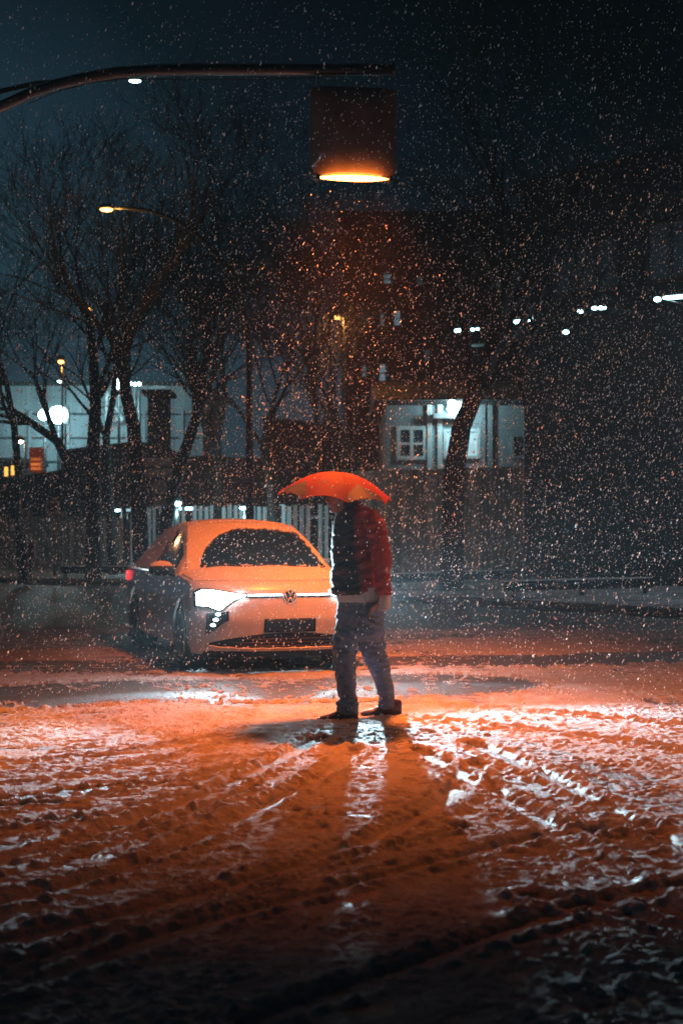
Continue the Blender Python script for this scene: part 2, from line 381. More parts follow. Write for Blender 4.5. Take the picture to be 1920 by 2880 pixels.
# snow left on the windscreen outside the wiper sweep, on roof and hood
def swept(u,v):
    wz=.03*math.sin(u*23)+.02*math.sin(u*51+1)
    if v<.06+wz*.8+.02*math.sin(u*90): return False
    if u<-.02: return v<.85*math.sqrt(max(0,1-((u+.02)/.80)**2))+wz*.3
    return v<.85-.10*max(0,u-.35)**1.5+wz*.3 and u<.93-.02*math.sin(v*40)
mb=MB(); mb.grid(lambda u,v:tuple(Vector(wsh(u,v))+Vector((0,-.026,.016+.006*mnoise.noise(Vector((u*9,v*9,1)))))),110,60,-1,1,-.0,1,lambda u,v:not swept(u,v))
mb.grid(lambda u,t:tuple(Vector(roof(u,t))+Vector((0,0,.034+.006*mnoise.noise(Vector((u*5,t*5,1)))-.03*abs(u)**8))),40,24,-1,1,0,1)
o=mb.build('cabin_snow',M['snow'],CAR,True,weld=.0005); md=o.modifiers.new('t','SOLIDIFY'); md.thickness=.022; md.offset=-1
def hs(u,t):
    p=Vector(hood(u,t)); e=(1-abs(u)**10)*(1-math.exp(-t*14))
    p.z+=.004+.022*e+.010*e*mnoise.noise(Vector((u*3,t*3,4)))+.022*math.exp(-((1-t)/.05)**2)*(.6+.8*mnoise.noise(Vector((u*11,3,1)))); p.y+=.05*math.exp(-((1-t)/.05)**2); return tuple(p)
mb=MB(); mb.grid(hs,90,50,-.97,.97,.02,1.0); o=mb.build('hood_snow',M['snow'],CAR,True); md=o.modifiers.new('t','SOLIDIFY'); md.thickness=.012; md.offset=-1
# headlights
for sg in (-1,1):
    hl=patch('headlight_housing',*( (-.895,-.40) if sg<0 else (.40,.895)),
        lambda x:.800+.055*ss(.42,.80,abs(x))-.03*ss(.84,.9,abs(x)), lambda x:.775-.105*ss(.42,.74,abs(x))-.045*math.exp(-((abs(x)-.68)/.075)**2),M['blackp'],.010)
    hl.name='headlight'
    patch('lens',*( (-.875,-.44) if sg<0 else (.44,.875)),
        lambda x:.795+.045*ss(.42,.80,abs(x))-.03*ss(.82,.88,abs(x)), lambda x:.782-.095*ss(.42,.74,abs(x))-.045*math.exp(-((abs(x)-.68)/.07)**2),M['headl'],.018,parent=hl)
g=patch('grille_strip',-.42,.42,lambda x:.806,lambda x:.766,M['blackp'],.008)
for a,b in ((-.42,-.075),(.075,.42)): patch('light_bar',a,b,lambda x:.801,lambda x:.782,M['strip'],.014,parent=g)
# round badge on the nose: ring with the two stacked letters
bd=MB(); cz0=.772; yy=P(0,.772)[1]-.020
ring=[(math.cos(a)*.067,yy,cz0+math.sin(a)*.067) for a in np.linspace(0,2*math.pi,41)]
bd.tube(ring,.0055,6,cap=False)
def stroke(p,q,w=.0075):
    a=Vector((p[0],yy-.004,cz0+p[1]));b=Vector((q[0],yy-.004,cz0+q[1])); bd.tube([a,b],w,4)
for p,q_ in (((-.026,.058),(-.001,.008)),((.026,.058),(.001,.008)),
             ((-.052,.030),(-.024,-.050)),((-.024,-.050),(-.001,-.004)),((.001,-.004),(.024,-.050)),((.024,-.050),(.052,.030))): stroke(p,q_,.0065)
disc=MB(); disc.tube([(0,yy+.001,cz0),(0,yy+.018,cz0)],.072,40); bo=disc.build('badge',M['blackp'],CAR); bd.build('emblem',M['frame'],bo,True)
# lower face
patch('number_plate',-.26,.26,lambda x:.555,lambda x:.425,M['blackp'],.022,10,4)
lo=patch('lower_grille',-.78,.78,lambda x:.415-.10*(abs(x)/.78)**2.2,lambda x:.262+.02*(abs(x)/.78)**3,M['blackp'],.010)
for k2 in range(3):
    zz=.285+.035*k2; patch('grille_bar',-.62+.06*k2,.62-.06*k2,lambda x:zz+.006,lambda x:zz,M['pole'],.016,30,1,parent=lo)
lip=patch('bumper_lip',-.80,.80,lambda x:.256+.03*(abs(x)/.8)**4,lambda x:.236+.03*(abs(x)/.8)**4,M['paint'],.030)
patch('lip_snow',-.78,.78,lambda x:.268+.03*(abs(x)/.8)**4+.003*math.sin(x*40),lambda x:.258+.03*(abs(x)/.8)**4,M['snow'],.034,80,2)
patch('bumper_skirt',-.80,.80,lambda x:.235,lambda x:.165,M['blackp'],.004)
for sg in (-1,1):
    fg=patch('fog_housing',*((-.80,-.60) if sg<0 else (.60,.80)),lambda x:.635-.02*ss(.6,.8,abs(x)),lambda x:.40+.14*ss(.80,.60,abs(x)),M['blackp'],.010)
    for k3,zz in enumerate((.605,.552,.498)):
        x=sg*(.695+.022*k3); p=P(x,zz,.016); mb=MB(); mb.ell(p,(.030,.010,.016),14); mb.build('fog_lamp',M['led'],fg,True)
# wheels, mirrors, glass, tail lights, wipers
for sx in (-1,1):
    for wy in (.92,3.68):
        mb=MB(); mb.tube([(sx*.70,wy,.34),(sx*.895,wy,.34)],.40,28); mb.build('wheel_arch',M['blackp'],CAR).scale=(1,1,1) if 0 else (.98,1,1)
        t=MB(); t.tube([(sx*.70,wy,.34),(sx*.73,wy,.34),(sx*.88,wy,.34),(sx*.91,wy,.34)],[.31,.34,.34,.315],32); w=t.build('wheel',M['rubber'],CAR,False)
        r=MB(); r.tube([(sx*.908,wy,.34),(sx*.918,wy,.34)],.06,14)
        for a in range(5):
            an=2*math.pi*a/5+.3; r.tube([(sx*.914,wy,.34),(sx*.914,wy+.24*math.cos(an),.34+.24*math.sin(an))],[.035,.05],6,flat=.3)
        r.tube([(sx*.914,wy+.25*math.cos(a),.34+.25*math.sin(a)) for a in np.linspace(0,2*math.pi,33)],.014,6,cap=False); r.build('rim',M['rim'],w,True)
    mb=MB()
    def gl(t,w_,sx=sx):
        a=(.885,1.1+.0,.957); return 0
    def rl(t):
        if t<.28: return wsh(1,t/.28)
        elif t<.7: return roof(1,(t-.28)/.42)
        return rearg(1,(t-.7)/.3)
    def bl(t): y=1.02+3.45*t; return (.885-.05*ss(3.6,4.5,y),max(y,1.1),.957+.03*t)
    def cb(t,w,off=.012):
        a=Vector(bl(t));b=Vector(rl(t)); p=a.lerp(b,w); return (sx*(p.x+off),p.y,p.z+off*.4)
    mb.grid(lambda t,w:cb(t,w),20,6,.10,.40,.06,.90); mb.build('side_window',M['glass'],CAR,True)
    mb=MB(); mb.grid(lambda t,w:cb(t,w),20,6,.42,.78,.08,.88); o=mb.build('side_window',M['glass'],CAR,True)
    mb=MB(); mb.grid(lambda t,w:cb(t,w,.026),40,14,.34,.82,.04,.95,lambda t,w:mnoise.noise(Vector((t*14,w*4,sx)))*.25+t>.42-.1*w); mb.build('window_snow',M['snow'],CAR,True)
    # door mirror
    mb=MB(); mb.ell((sx*1.02,1.38,1.015),(.135,.075,.07),20); mr=mb.build('door_mirror',M['blackp'],CAR,True)
    m2=MB(); m2.ell((sx*1.02,1.385,1.045),(.125,.07,.062),20); m2.build('mirror_snow',M['snow'],mr,True)
    m3=MB(); m3.tube([(sx*.86,1.42,.96),(sx*.95,1.40,.985)],.03,8); m3.build('mirror_arm',M['blackp'],mr,True)
    mb=MB(); mb.box((sx*.80,4.46,.86),(.16,.06,.12),0,.015); mb.build('tail_light',M['taill'],CAR)
for u0,u1 in ((-.75,-.05),(-.02,.72)):
    mb=MB(); mb.tube([Vector(wsh(u0+(u1-u0)*k/6,.045+.015*math.sin(k)))+Vector((0,-.045,.03)) for k in range(7)],.008,6); mb.build('wiper',M['rubber'],CAR,True)
mb=MB(); a=Vector(wsh(.86,.30))+Vector((0,-.04,.02)); b=Vector(hood(.80,.93))+Vector((0,-.02,.05)); mb.tube([a,b],.004,5); mb.tube([b,b+Vector((-.05,0,-.004))],.008,5); mb.build('wiper_tip',M['rubber'],CAR)
mb=MB(); mb.box((0,2.3,.22),(1.5,4.1,.08),0,.02); mb.build('underbody',M['blackp'],CAR)

# headlight beams (low beam: lamps aimed at the road ahead)
cm=Matrix.Rotation(R(18),4,'Z'); cm.translation=Vector(CAR.location)
def spot(name,loc,dirv,power,col,angle,blend,size,scale=(1,1,1)):
    l=bpy.data.lights.new(name,'SPOT'); l.energy=power;l.color=col;l.spot_size=R(angle);l.spot_blend=blend;l.shadow_soft_size=size
    o=bpy.data.objects.new(name,l);COL.objects.link(o);o.location=loc;o.rotation_euler=Vector(dirv).to_track_quat('-Z','Y').to_euler();o.scale=scale;return o
def area(name,loc,dirv,power,col,sx_,sy_,spread=180,shape='RECTANGLE',parent=None):
    l=bpy.data.lights.new(name,'AREA'); l.energy=power;l.color=col;l.shape=shape;l.size=sx_;l.size_y=sy_;l.spread=R(spread)
    o=bpy.data.objects.new(name,l);COL.objects.link(o);o.location=loc;o.rotation_euler=Vector(dirv).to_track_quat('-Z','Y').to_euler();return o
def point(name,loc,power,col,size=.1):
    l=bpy.data.lights.new(name,'POINT'); l.energy=power;l.color=col;l.shadow_soft_size=size
    o=bpy.data.objects.new(name,l);COL.objects.link(o);o.location=loc;return o
for sg in (-1,1):
    p=cm@Vector((.78 if sg>0 else -.66,P(.66,.76)[1]-.07+(.09 if sg>0 else 0),.765)); c3=cm.to_3x3()
    spot('headlight_near_beam',p,c3@Vector((-.5 if sg<0 else .05,-1,-.36)),420,(.55,.88,1),28,.7,.05,(2.2 if sg<0 else 3.0,1,1))
    spot('headlight_far_beam',p,c3@Vector((-.60 if sg<0 else .06,-1,-.148)),7000 if sg>0 else 4200,(.56,.87,1),11.0,.75,.04,(6.5 if sg>0 else 3.4,1,1))
    spot('headlight_stray_light',p,c3@Vector((sg*.05,-1,.10)),4300,(.50,.86,1),18,.8,.04,(4.5,1,1))

# ------------------------------------------------------------------ crossing lamp on its arm
LY=12.5
lamp=thing('crossing_lamp',at(985,500,LY),'square crossing lamp box hanging on the curved arm, glowing orange below','lamp')
lz=lamp.location
bx0,bx1=at(872,0,LY).x-lz.x,at(1110,0,LY).x-lz.x; zt=at(0,255,LY).z-lz.z; zb=at(0,502,LY).z-lz.z
yawL=R(6)
def rot(v): v=Vector(v); c,s_=math.cos(yawL),math.sin(yawL); return (v.x*c-v.y*s_,v.x*s_+v.y*c,v.z)
cxm=(bx0+bx1)/2; hw=(bx1-bx0)/2; czm=(zt+zb)/2; hh=(zt-zb)/2
def pil(u,v,front):
    # rounded square pillow panel
    e=(abs(u)**15+abs(v)**15)**(1/15) if (u or v) else 0
    m_=max(abs(u),abs(v)); s_=m_/e if e>0 else 1
    b=.055*(1-abs(u)**4)*(1-abs(v)**4)
    return rot((cxm+u*s_*hw, (-.10-b) if front else (.10+b), czm+v*s_*hh))
mb=MB(); mb.grid(lambda u,v:pil(u,v,True),28,28,-1,1,-1,1); panel=mb.build('front_panel',M['casing'],lamp,True)
mb=MB(); mb.grid(lambda u,v:pil(u,v,False),28,28,-1,1,-1,1,flip=True); mb.build('back_panel',M['casing'],lamp,True)
ringp=[]
N_=72
for k2 in range(N_):
    a=2*math.pi*k2/N_; c,s_=math.cos(a),math.sin(a); r_=1/((abs(c)**15+abs(s_)**15)**(1/15)); ringp.append((c*r_,s_*r_))
mb=MB(); vs=[]
for yy_,g_ in ((-.10,1.0),(-.085,1.02),(-.02,1.02),(-.015,1.0),(.015,1.0),(.02,1.02),(.085,1.02),(.10,1.0)):
    vs+=[rot((cxm+u*hw*g_,yy_,czm+v*hh*g_)) for u,v in ringp]
mb.add(vs,[(i*N_+j,i*N_+(j+1)%N_,(i+1)*N_+(j+1)%N_,(i+1)*N_+j) for i in range(7) for j in range(N_)]); mb.build('casing',M['pole'],lamp,True)
mb=MB()
mb.tube([rot((cxm-hw*.80+hw*1.6*k2/8,-.15,zb-.035)) for k2 in range(9)],[.010,.019,.025,.028,.029,.028,.025,.018,.004],12,flat=1)
mb.build('lamp_tube',M['tube'],lamp,True)
for x_ in (-hw*.84,hw*.86):
    mb=MB(); mb.box(rot((cxm+x_,-.09,zb-.03)),(.03,.14,.05),yawL,.006); mb.build('tube_holder',M['pole'],lamp)
for pxh in (890,1066):
    a=at(pxh,212,LY)-lz; b=at(pxh,262,LY)-lz; mb=MB(); mb.tube([(a.x,.0,a.z),(b.x,0,b.z)],.006,6); h_=mb.build('hanger',M['frame'],lamp)
    mb=MB(); c_=at(pxh,232,LY)-lz; mb.tube([(c_.x,0,c_.z+.025),(c_.x,0,c_.z-.028)],.011,8); mb.build('turnbuckle',M['frame'],h_)
L0=at(987,524,LY)
area('crossing_lamp_light',(L0.x,LY-.03,L0.z-.03),(0,-.40,-1),175,ORANGE,.66,.10,78)   # the lamp throws light up and down the road ...
area('crossing_lamp_light',(L0.x,LY+.03,L0.z-.03),(0,.80,-1),85,ORANGE,.66,.10,66)
area('crossing_lamp_light',(L0.x,LY-.02,L0.z-.02),(0,.10,-1),120,ORANGE,.66,.12,140)  # ... plus an even spill all round
# small up-spill of the tube over the lower panel is given by the tube itself
arm=thing('lamp_mast',(at(-260,0,LY).x,LY,0),'tall dark mast whose curved arm carries the crossing lamp','lamp mast')
ax=arm.location.x
pp=[(1103,196),(900,197),(700,197),(520,197),(420,200),(330,206),(240,221),(160,240),(80,266),(0,302),(-80,352),(-150,425),(-205,530),(-240,680),(-255,860)]
pts=[(at(a,b,LY).x-ax,0,at(a,b,LY).z) for a,b in pp]+[(0,0,1.5),(0,0,0)]
mb=MB(); mb.tube(pts,[.045]+[.049]*13+[.065,.075,.08],14); mb.build('arm_tube',M['pole'],arm,True)
mb=MB(); mb.tube([(p[0],-.0,p[2]+.048) for p in pts[:9]],[.012]*9,6); mb.build('snow_ridge',M['snow'],arm,True)
mb=MB(); mb.tube([pts[0],(pts[0][0]+.02,0,pts[0][2])],.06,14); mb.build('end_cap',M['pole'],arm)
mb=MB(); mb.tube([(p[0],0,p[2]-.066-.02*math.sin(i)) for i,p in enumerate(pts[1:9])],.004,5); mb.build('cable',M['rubber'],arm)

# two more lamps over the same crossing, just out of frame on either side
def side_lamp(px_x,Y,label,rz):
    t=thing('street_lamp',(px_x,Y,0),label,'street lamp','lamps over the crossing',rz)
    mb=MB(); mb.tube([(0,0,0),(0,0,.9),(0,0,5.2),(-.15,0,5.6),(-.6,0,5.75),(-1.1,0,5.75)],[.09,.065,.055,.045,.04,.035],12); mb.build('pole',M['pole'],t,True)
    mb=MB(); mb.box((-1.3,0,5.72),(.6,.26,.12),0,.03); h=mb.build('lamp_head',M['casing'],t); return t
side_lamp(-5.6,9.6,'dark street lamp out of view to the left of the crossing',R(180))
side_lamp(6.2,10.2,'dark street lamp out of view to the right of the crossing',0)
side_lamp(9.6,27,'dark street lamp added out of view to brighten the right pavement',0)
point('added_far_right_light',(8.4,26.8,5.5),260,(.75,.88,1),.12)  # unseen lamp added to lift the right pavement and board fence
side_lamp(-13,38,'dark street lamp added out of view to warm the left pavement',R(180))
point('added_far_left_light',(-11.8,37.5,5.5),80,(1,.42,.16),.12)  # unseen lamp added for a dim warm tone on the left pavement
t_=side_lamp(-3.4,-3.2,'pale street lamp added unseen behind the camera to light mast and flakes',0)
spot('added_rear_light',(-4.7,-3.2,5.62),(4.7,15,-3.3),170,(.62,.92,1),26,.8,.12)  # added lamp behind the camera, a weak fill for mast, panel and flakes
sl=[spot('left_lamp_light',(-4.3,9.6,5.62),(.03,0,-1),900,(1,.24,.02),47,.12,.10),
    spot('right_lamp_light',(4.9,10.4,5.62),(-.55,.05,-1),560,(1,.22,.02),84,.5,.10)]

# ------------------------------------------------------------------ person with umbrella
S=371.0; PY=10.8
def px(x,y,d=0.0): return ((x-CX)/S, d, CH-(y-HY)/S)
PERS=thing('person',(0,PY,0),'person in grey jeans and red jacket with shade painted on its front, walking left under an umbrella','person')
def sec(y,x0,x1,d,ry): c=px((x0+x1)/2,y,d); return (c[0],c[1],c[2],(x1-x0)/2/S,ry)
# jeans
L_=[(2003,950,1003,-.10,.065),(1990,947,1005,-.10,.072),(1975,952,1003,-.10,.066),(1960,952,1002,-.10,.068),(1920,946,1001,-.10,.074),(1880,939,1002,-.09,.082),(1850,934,1000,-.08,.088),(1815,932,1001,-.07,.096),(1785,936,1012,-.06,.105),(1750,941,1040,-.03,.12)]
R_=[(2000,1065,1114,.10,.064),(1987,1061,1118,.10,.072),(1972,1063,1112,.10,.066),(1950,1062,1110,.10,.068),(1920,1052,1105,.10,.074),(1885,1035,1098,.09,.082),(1860,1022,1093,.08,.088),(1830,1010,1086,.07,.096),(1800,1004,1083,.06,.105),(1760,1000,1082,.04,.12)]
Pv=[(1800,950,1070,0,.09),(1785,940,1082,0,.13),(1760,940,1082,0,.155),(1730,944,1083,0,.16),(1700,948,1080,0,.155),(1665,952,1078,0,.15)]
mb=MB()
for T in (L_,R_,Pv): mb.loft([sec(*t) for t in T],24)
def jw(co):
    x,y,z=co[:,0],co[:,1],co[:,2]
    w=fbm(x*7+z*9,z*26+x*8,3,3)-.5; w2=fbm(x*18,z*60-x*20,2,8)-.5
    knee=np.exp(-((z-.50)/.10)**2)+np.exp(-((z-.72)/.09)**2)+1.3*np.exp(-((z-.13)/.07)**2)
    d=(.030*w+.014*w2)*(.5+knee)
    # diagonal drag folds and centre seam at the seat
    d+=.006*np.sin((z*1.0+x*.8)*70)*np.exp(-((z-.66)/.10)**2)
    d-=.007*np.exp(-((x-.115)/.010)**2)*np.exp(-((z-.74)/.10)**2)*(y<0)
    return d
remeshed(mb,'jeans',M['jeans'],PERS,.0075,5,jw)
# shirt below the hem
mb=MB(); mb.loft([sec(*t) for t in [(1693,948,1086,0,.165),(1680,944,1086,0,.172),(1650,944,1082,0,.17)]],30)
a=Vector(px(1078,1660,-.16)); b=Vector(px(1078,1712,-.165))
mb.loft([sec(1714,1058,1097,-.155,.050),sec(1700,1057,1098,-.155,.052),sec(1660,1060,1097,-.15,.05)],18)
remeshed(mb,'shirt',M['shirt'],PERS,.007,3,lambda co:(.012*(fbm(co[:,0]*30,co[:,2]*10,2,4)-.5)))
# jacket
Jt=[(1672,932,1062,0,.18),(1660,930,1066,0,.19),(1620,931,1064,0,.19),(1560,931,1060,0,.19),(1510,933,1060,0,.195),(1475,937,1062,0,.20),(1450,945,1064,0,.19),(1434,958,1058,0,.14),(1424,972,1035,0,.08)]
mb=MB(); mb.loft([sec(*t) for t in Jt],32)
arm_n=[px(1038,1452,-.15),px(1056,1480,-.185),px(1066,1530,-.20),px(1071,1580,-.20),px(1073,1625,-.19),px(1076,1668,-.165)]
mb.tube(arm_n,[.070,.076,.073,.068,.064,.058],18)
arm_f=[px(1010,1455,.16),px(985,1500,.20),px(968,1548,.21),px(955,1528,.20),px(950,1500,.17)]
mb.tube(arm_f,[.066,.068,.06,.054,.045],16)
mb.loft([sec(1446,958,1030,0,.085),sec(1425,962,1022,0,.082),sec(1408,966,1018,0,.075)],20)
def jk(co):
    x,y,z=co[:,0],co[:,1],co[:,2]
    arm=ss(.20,.26,x+.1*(z<1.2)*0)*(y<-.06)
    w=fbm(x*9+z*3,z*20-x*10,3,21)-.5; w2=fbm(x*25,z*45,2,22)-.5
    d=.030*w+.013*w2
    puff=np.abs(np.sin((z-x*.25)*math.pi/.085))**.6
    d+=.006*(puff-.6)*(1-arm*.6)
    d+=.007*np.exp(-((z-.975)/.018)**2)
    return d
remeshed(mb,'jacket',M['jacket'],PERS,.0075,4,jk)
# body: one continuous skin surface (head, neck, trunk, arms, hands, legs)
mb=MB()
hc=Vector(px(957,1400,0)); tilt=.03
mb.ell(hc+Vector((.012,0,.018)),(.098,.078,.100),20)
mb.ell(hc+Vector((-.022,0,-.055)),(.062,.055,.062),16)
mb.ell(hc+Vector((-.060,0,-.095)),(.026,.030,.020),12)      # chin
mb.tube([hc+Vector((-.080,0,.022)),hc+Vector((-.100,0,-.008)),hc+Vector((-.107,0,-.022)),hc+Vector((-.085,0,-.032))],[.010,.013,.016,.011],10)  # nose
mb.ell(hc+Vector((-.078,0,.036)),(.016,.045,.010),10)         # brow
mb.ell(hc+Vector((-.079,0,-.050)),(.014,.022,.006),10); mb.ell(hc+Vector((-.077,0,-.064)),(.014,.021,.007),10)
for s_ in (-1,1): mb.ell(hc+Vector((.018,s_*.080,-.010)),(.018,.009,.030),10); mb.ell(hc+Vector((-.045,s_*.042,-.022)),(.022,.018,.020),8)
mb.tube([hc+Vector((.0,0,-.06)),px(985,1440),px(1000,1465)],[.055,.058,.075],14)
mb.loft([sec(*t) for t in [(1700,960,1068,0,.13),(1600,955,1045,0,.13),(1500,955,1045,0,.15),(1450,965,1045,0,.15),(1438,975,1035,0,.10)]],20)
mb.tube([px(1025,1460,-.14),px(1056,1480,-.18),px(1068,1575,-.195),px(1074,1660,-.165),px(1066,1690,-.165)],[.05,.045,.038,.030,.026],12)
mb.tube([px(1010,1458,.14),px(985,1500,.19),px(968,1545,.205),px(952,1508,.175),px(946,1488,.155)],[.05,.045,.038,.028,.026],12)
for T in (L_,R_): mb.tube([px((t[1]+t[2])/2,t[0],t[3]) for t in T],[.035,.038,.040,.042,.048,.052,.06,.065,.07,.08],12)
# near hand: palm, four curled fingers, thumb
pa=Vector(px(1060,1692,-.168)); 
mb.tube([pa,pa+Vector((-.025,-.004,-.028)),pa+Vector((-.045,-.006,-.058))],[.026,.034,.032],12,flat=.62)
for i,(l,dy) in enumerate(((.9,.024),(1.0,.009),(.95,-.007),(.78,-.022))):
    k0=pa+Vector((-.050,dy*.9-.004,-.062-.004*i)); 
    mb.tube([k0+Vector((.02,0,.02)),k0,k0+Vector((-.014*l,-.004,-.030*l)),k0+Vector((.004,-.010,-.050*l)),k0+Vector((.022,-.010,-.048*l))],[.010,.0105,.0095,.0085,.0075],8)
mb.tube([pa+Vector((-.02,-.026,-.016)),pa+Vector((-.048,-.040,-.036)),pa+Vector((-.052,-.038,-.064)),pa+Vector((-.044,-.034,-.080))],[.013,.012,.0105,.009],8)
# far hand wrapped round the umbrella shaft
fh=Vector(px(944,1478,.15))
mb.tube([fh+Vector((.012,0,-.035)),fh+Vector((.020,0,.0)),fh+Vector((.018,0,.035))],[.026,.030,.026],10,flat=.7)
for i in range(4):
    z_=.03-.021*i; mb.tube([fh+Vector((.012,-.02,z_)),fh+Vector((-.014,-.026,z_)),fh+Vector((-.026,-.004,z_)),fh+Vector((-.016,.016,z_-.002))],[.010,.0095,.009,.008],8)
mb.tube([fh+Vector((.016,.02,.02)),fh+Vector((-.004,.026,.035)),fh+Vector((-.020,.016,.042))],[.012,.011,.009],8)
body_=remeshed(mb,'body',M['skin'],PERS,.0052,3)
for s_ in (-1,1):
    mb=MB(); mb.ell(hc+Vector((-.071,s_*.030,.012)),(.010,.012,.009),10); mb.build('eye',mat('eye_%d'%(s_+1),(.12,.10,.09),.2),body_,True)
mb=MB(); mb.ell(hc+Vector((.026,0,.034)),(.098,.086,.098),24); mb.ell(hc+Vector((.058,0,-.030)),(.062,.074,.070),20)
for s_ in (-1,1): mb.ell(hc+Vector((.010,s_*.076,.012)),(.028,.012,.045),10)
remeshed(mb,'hair',M['hair'],PERS,.006,2,lambda co:.010*(fbm(co[:,0]*60,co[:,2]*30,3,6)-.5))
# shoes
def shoe(toe,heel,base,d,name='shoe'):
    xt,xh=(toe-CX)/S,(heel-CX)/S; z0=CH-(base-HY)/S; L=xh-xt; mb=MB(); n=18; secs=[]
    prof=[(0,.012,.030,.020),(.06,.030,.044,.016),(.15,.042,.052,.010),(.3,.048,.064,.006),(.45,.044,.086,.008),(.58,.038,.112,.012),(.7,.037,.132,.010),(.85,.037,.138,.006),(.96,.032,.132,.008),(1,.018,.120,.014)]
    vs=[]
    for t,w,h,b in prof:
        for j in range(n):
            th=2*math.pi*j/n; c,s2=math.cos(th),math.sin(th)
            zz=(b+h)/2+(h-b)/2*(abs(s2)**.8)*(1 if s2>0 else -1)
            ww=w*(abs(c)**.7)*(1 if c>0 else -1)*(1-.25*max(0,s2))
            vs.append((xt+L*t,d+ww,z0+zz))
    k=len(prof); fs=[(i*n+j,i*n+(j+1)%n,(i+1)*n+(j+1)%n,(i+1)*n+j) for i in range(k-1) for j in range(n)]+[tuple(range(n))[::-1],tuple((k-1)*n+j for j in range(n))]
    mb.add(vs,fs); o=remeshed(mb,name,M['shoe'],PERS,.005,3,lambda co:.004*(fbm(co[:,0]*60,co[:,2]*60,2,2)-.5))
    sm=MB(); vs=[]
    for zz,g in ((0,.96),(.006,1.03),(.020,1.03),(.024,.98)):
        for a in range(40):
            th=2*math.pi*a/40; c,s2=math.cos(th),math.sin(th); x_=.5-.5*c; w=np.interp(x_,[0,.05,.3,.55,.85,1],[.012,.030,.050,.038,.040,.02])
            vs.append((xt+L*x_*1.0-(g-1)*c*.1, d+(w*g)*(1 if s2>0 else -1)*(abs(s2)**.3), z0+zz+.012*max(0,(.12-x_)/.12)))
    sm.add(vs,[(i*40+j,i*40+(j+1)%40,(i+1)*40+(j+1)%40,(i+1)*40+j) for i in range(3) for j in range(40)]+[tuple(range(40))[::-1],tuple(120+j for j in range(40))]); sm.build('sole',M['sole'],o,True)
shoe(893,1007,2027,-.11); shoe(1015,1131,2021,.09)

# umbrella
UB=thing('umbrella',(px(948,0)[0],PY+.13,0),'orange-red umbrella with grey hem corners held over the person','umbrella')
def jacket_shade_mat():  # red shell with the shade on its front painted in as black
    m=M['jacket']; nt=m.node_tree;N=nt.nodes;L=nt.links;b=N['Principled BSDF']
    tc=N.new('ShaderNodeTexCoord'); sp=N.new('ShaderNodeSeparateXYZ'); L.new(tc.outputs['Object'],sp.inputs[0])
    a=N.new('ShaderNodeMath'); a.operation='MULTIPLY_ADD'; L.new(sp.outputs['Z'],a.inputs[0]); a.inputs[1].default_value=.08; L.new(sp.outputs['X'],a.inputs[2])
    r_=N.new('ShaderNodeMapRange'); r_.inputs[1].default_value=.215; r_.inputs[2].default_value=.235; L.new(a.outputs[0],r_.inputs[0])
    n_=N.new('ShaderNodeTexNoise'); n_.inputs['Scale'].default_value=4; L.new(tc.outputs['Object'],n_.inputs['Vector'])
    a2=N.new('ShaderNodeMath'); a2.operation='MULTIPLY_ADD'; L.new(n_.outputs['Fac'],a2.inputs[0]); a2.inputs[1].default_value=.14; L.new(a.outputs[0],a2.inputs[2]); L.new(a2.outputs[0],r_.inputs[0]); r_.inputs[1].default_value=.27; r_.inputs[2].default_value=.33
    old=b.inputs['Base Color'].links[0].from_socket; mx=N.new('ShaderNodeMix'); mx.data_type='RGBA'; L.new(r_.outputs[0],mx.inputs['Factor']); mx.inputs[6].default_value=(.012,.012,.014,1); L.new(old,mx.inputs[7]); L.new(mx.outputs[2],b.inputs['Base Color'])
jacket_shade_mat()
def umat():
    m=mat('umbrella_cloth',(.17,.020,.008),.7,transl=.28,spec=.08,bump=.0015,bscale=30); return m
M['umb']=umat(); M['umbg']=mat('umbrella_grey_cloth',(.018,.03,.04),.5,transl=.35)
zt_=CH-(1324-HY)/S; zr=CH-(1403-HY)/S; Ru=.455; c0=Vector((0,0,0))
cantT=Matrix.Rotation(R(4),4,'Y')@Matrix.Rotation(R(4),4,'X')
def umb(a,r):   # a in panels 0..8, r 0..1
    k=a%1; sag=1-4*(k-.5)**2; th=2*math.pi*(a+.28)/8
    rr=Ru*r*(1-.075*sag*r); z=(zt_-zr)*(1-r**2.2)-.016*sag*r*(1-r)*2+.042*sag*r**5
    # chord shrink between ribs
    v=Vector((math.cos(th)*rr,math.sin(th)*rr,z-(zt_-zr))); v=cantT@v; return (v.x,v.y,v.z+zt_)
mb=MB(); mg=MB()
for a in range(8):
    gre=a in (4,6)
    if not gre: mb.grid(lambda u,v:umb(u,v),8,14,a,a+1,.015,1)
    else:
        f=lambda u,v,a=a:(v>.62+.5*abs(u-a-.5))
        mb.grid(lambda u,v:umb(u,v),24,36,a,a+1,.015,1,lambda u,v:not f(u,v)); mg.grid(lambda u,v:umb(u,v),24,36,a,a+1,.015,1,f)
mb.tube([umb(a/4,1) for a in range(33)],.0025,5,cap=False)
can=mb.build('canopy',M['umb'],UB,True,weld=.0006); mg.build('grey_border',M['umbg'],can,True)
for a in range(8):
    mb=MB(); mb.tube([Vector(umb(a,r))-Vector((0,0,.006)) for r in (.02,.3,.6,.85,1.0)],.0028,5); mb.build('rib',M['pole'],UB,True)
mb=MB(); sh0=Vector((fh.x-px(948,0)[0],fh.y-.13,fh.z-.09)); mb.tube([sh0,(0,0,zt_+.035)],.006,8); mb.build('shaft',M['pole'],UB,True)
mb=MB(); mb.tube([sh0+Vector((0,0,-.04)),sh0+Vector((0,0,.06))],.014,10); mb.build('handle',M['blackp'],UB,True)

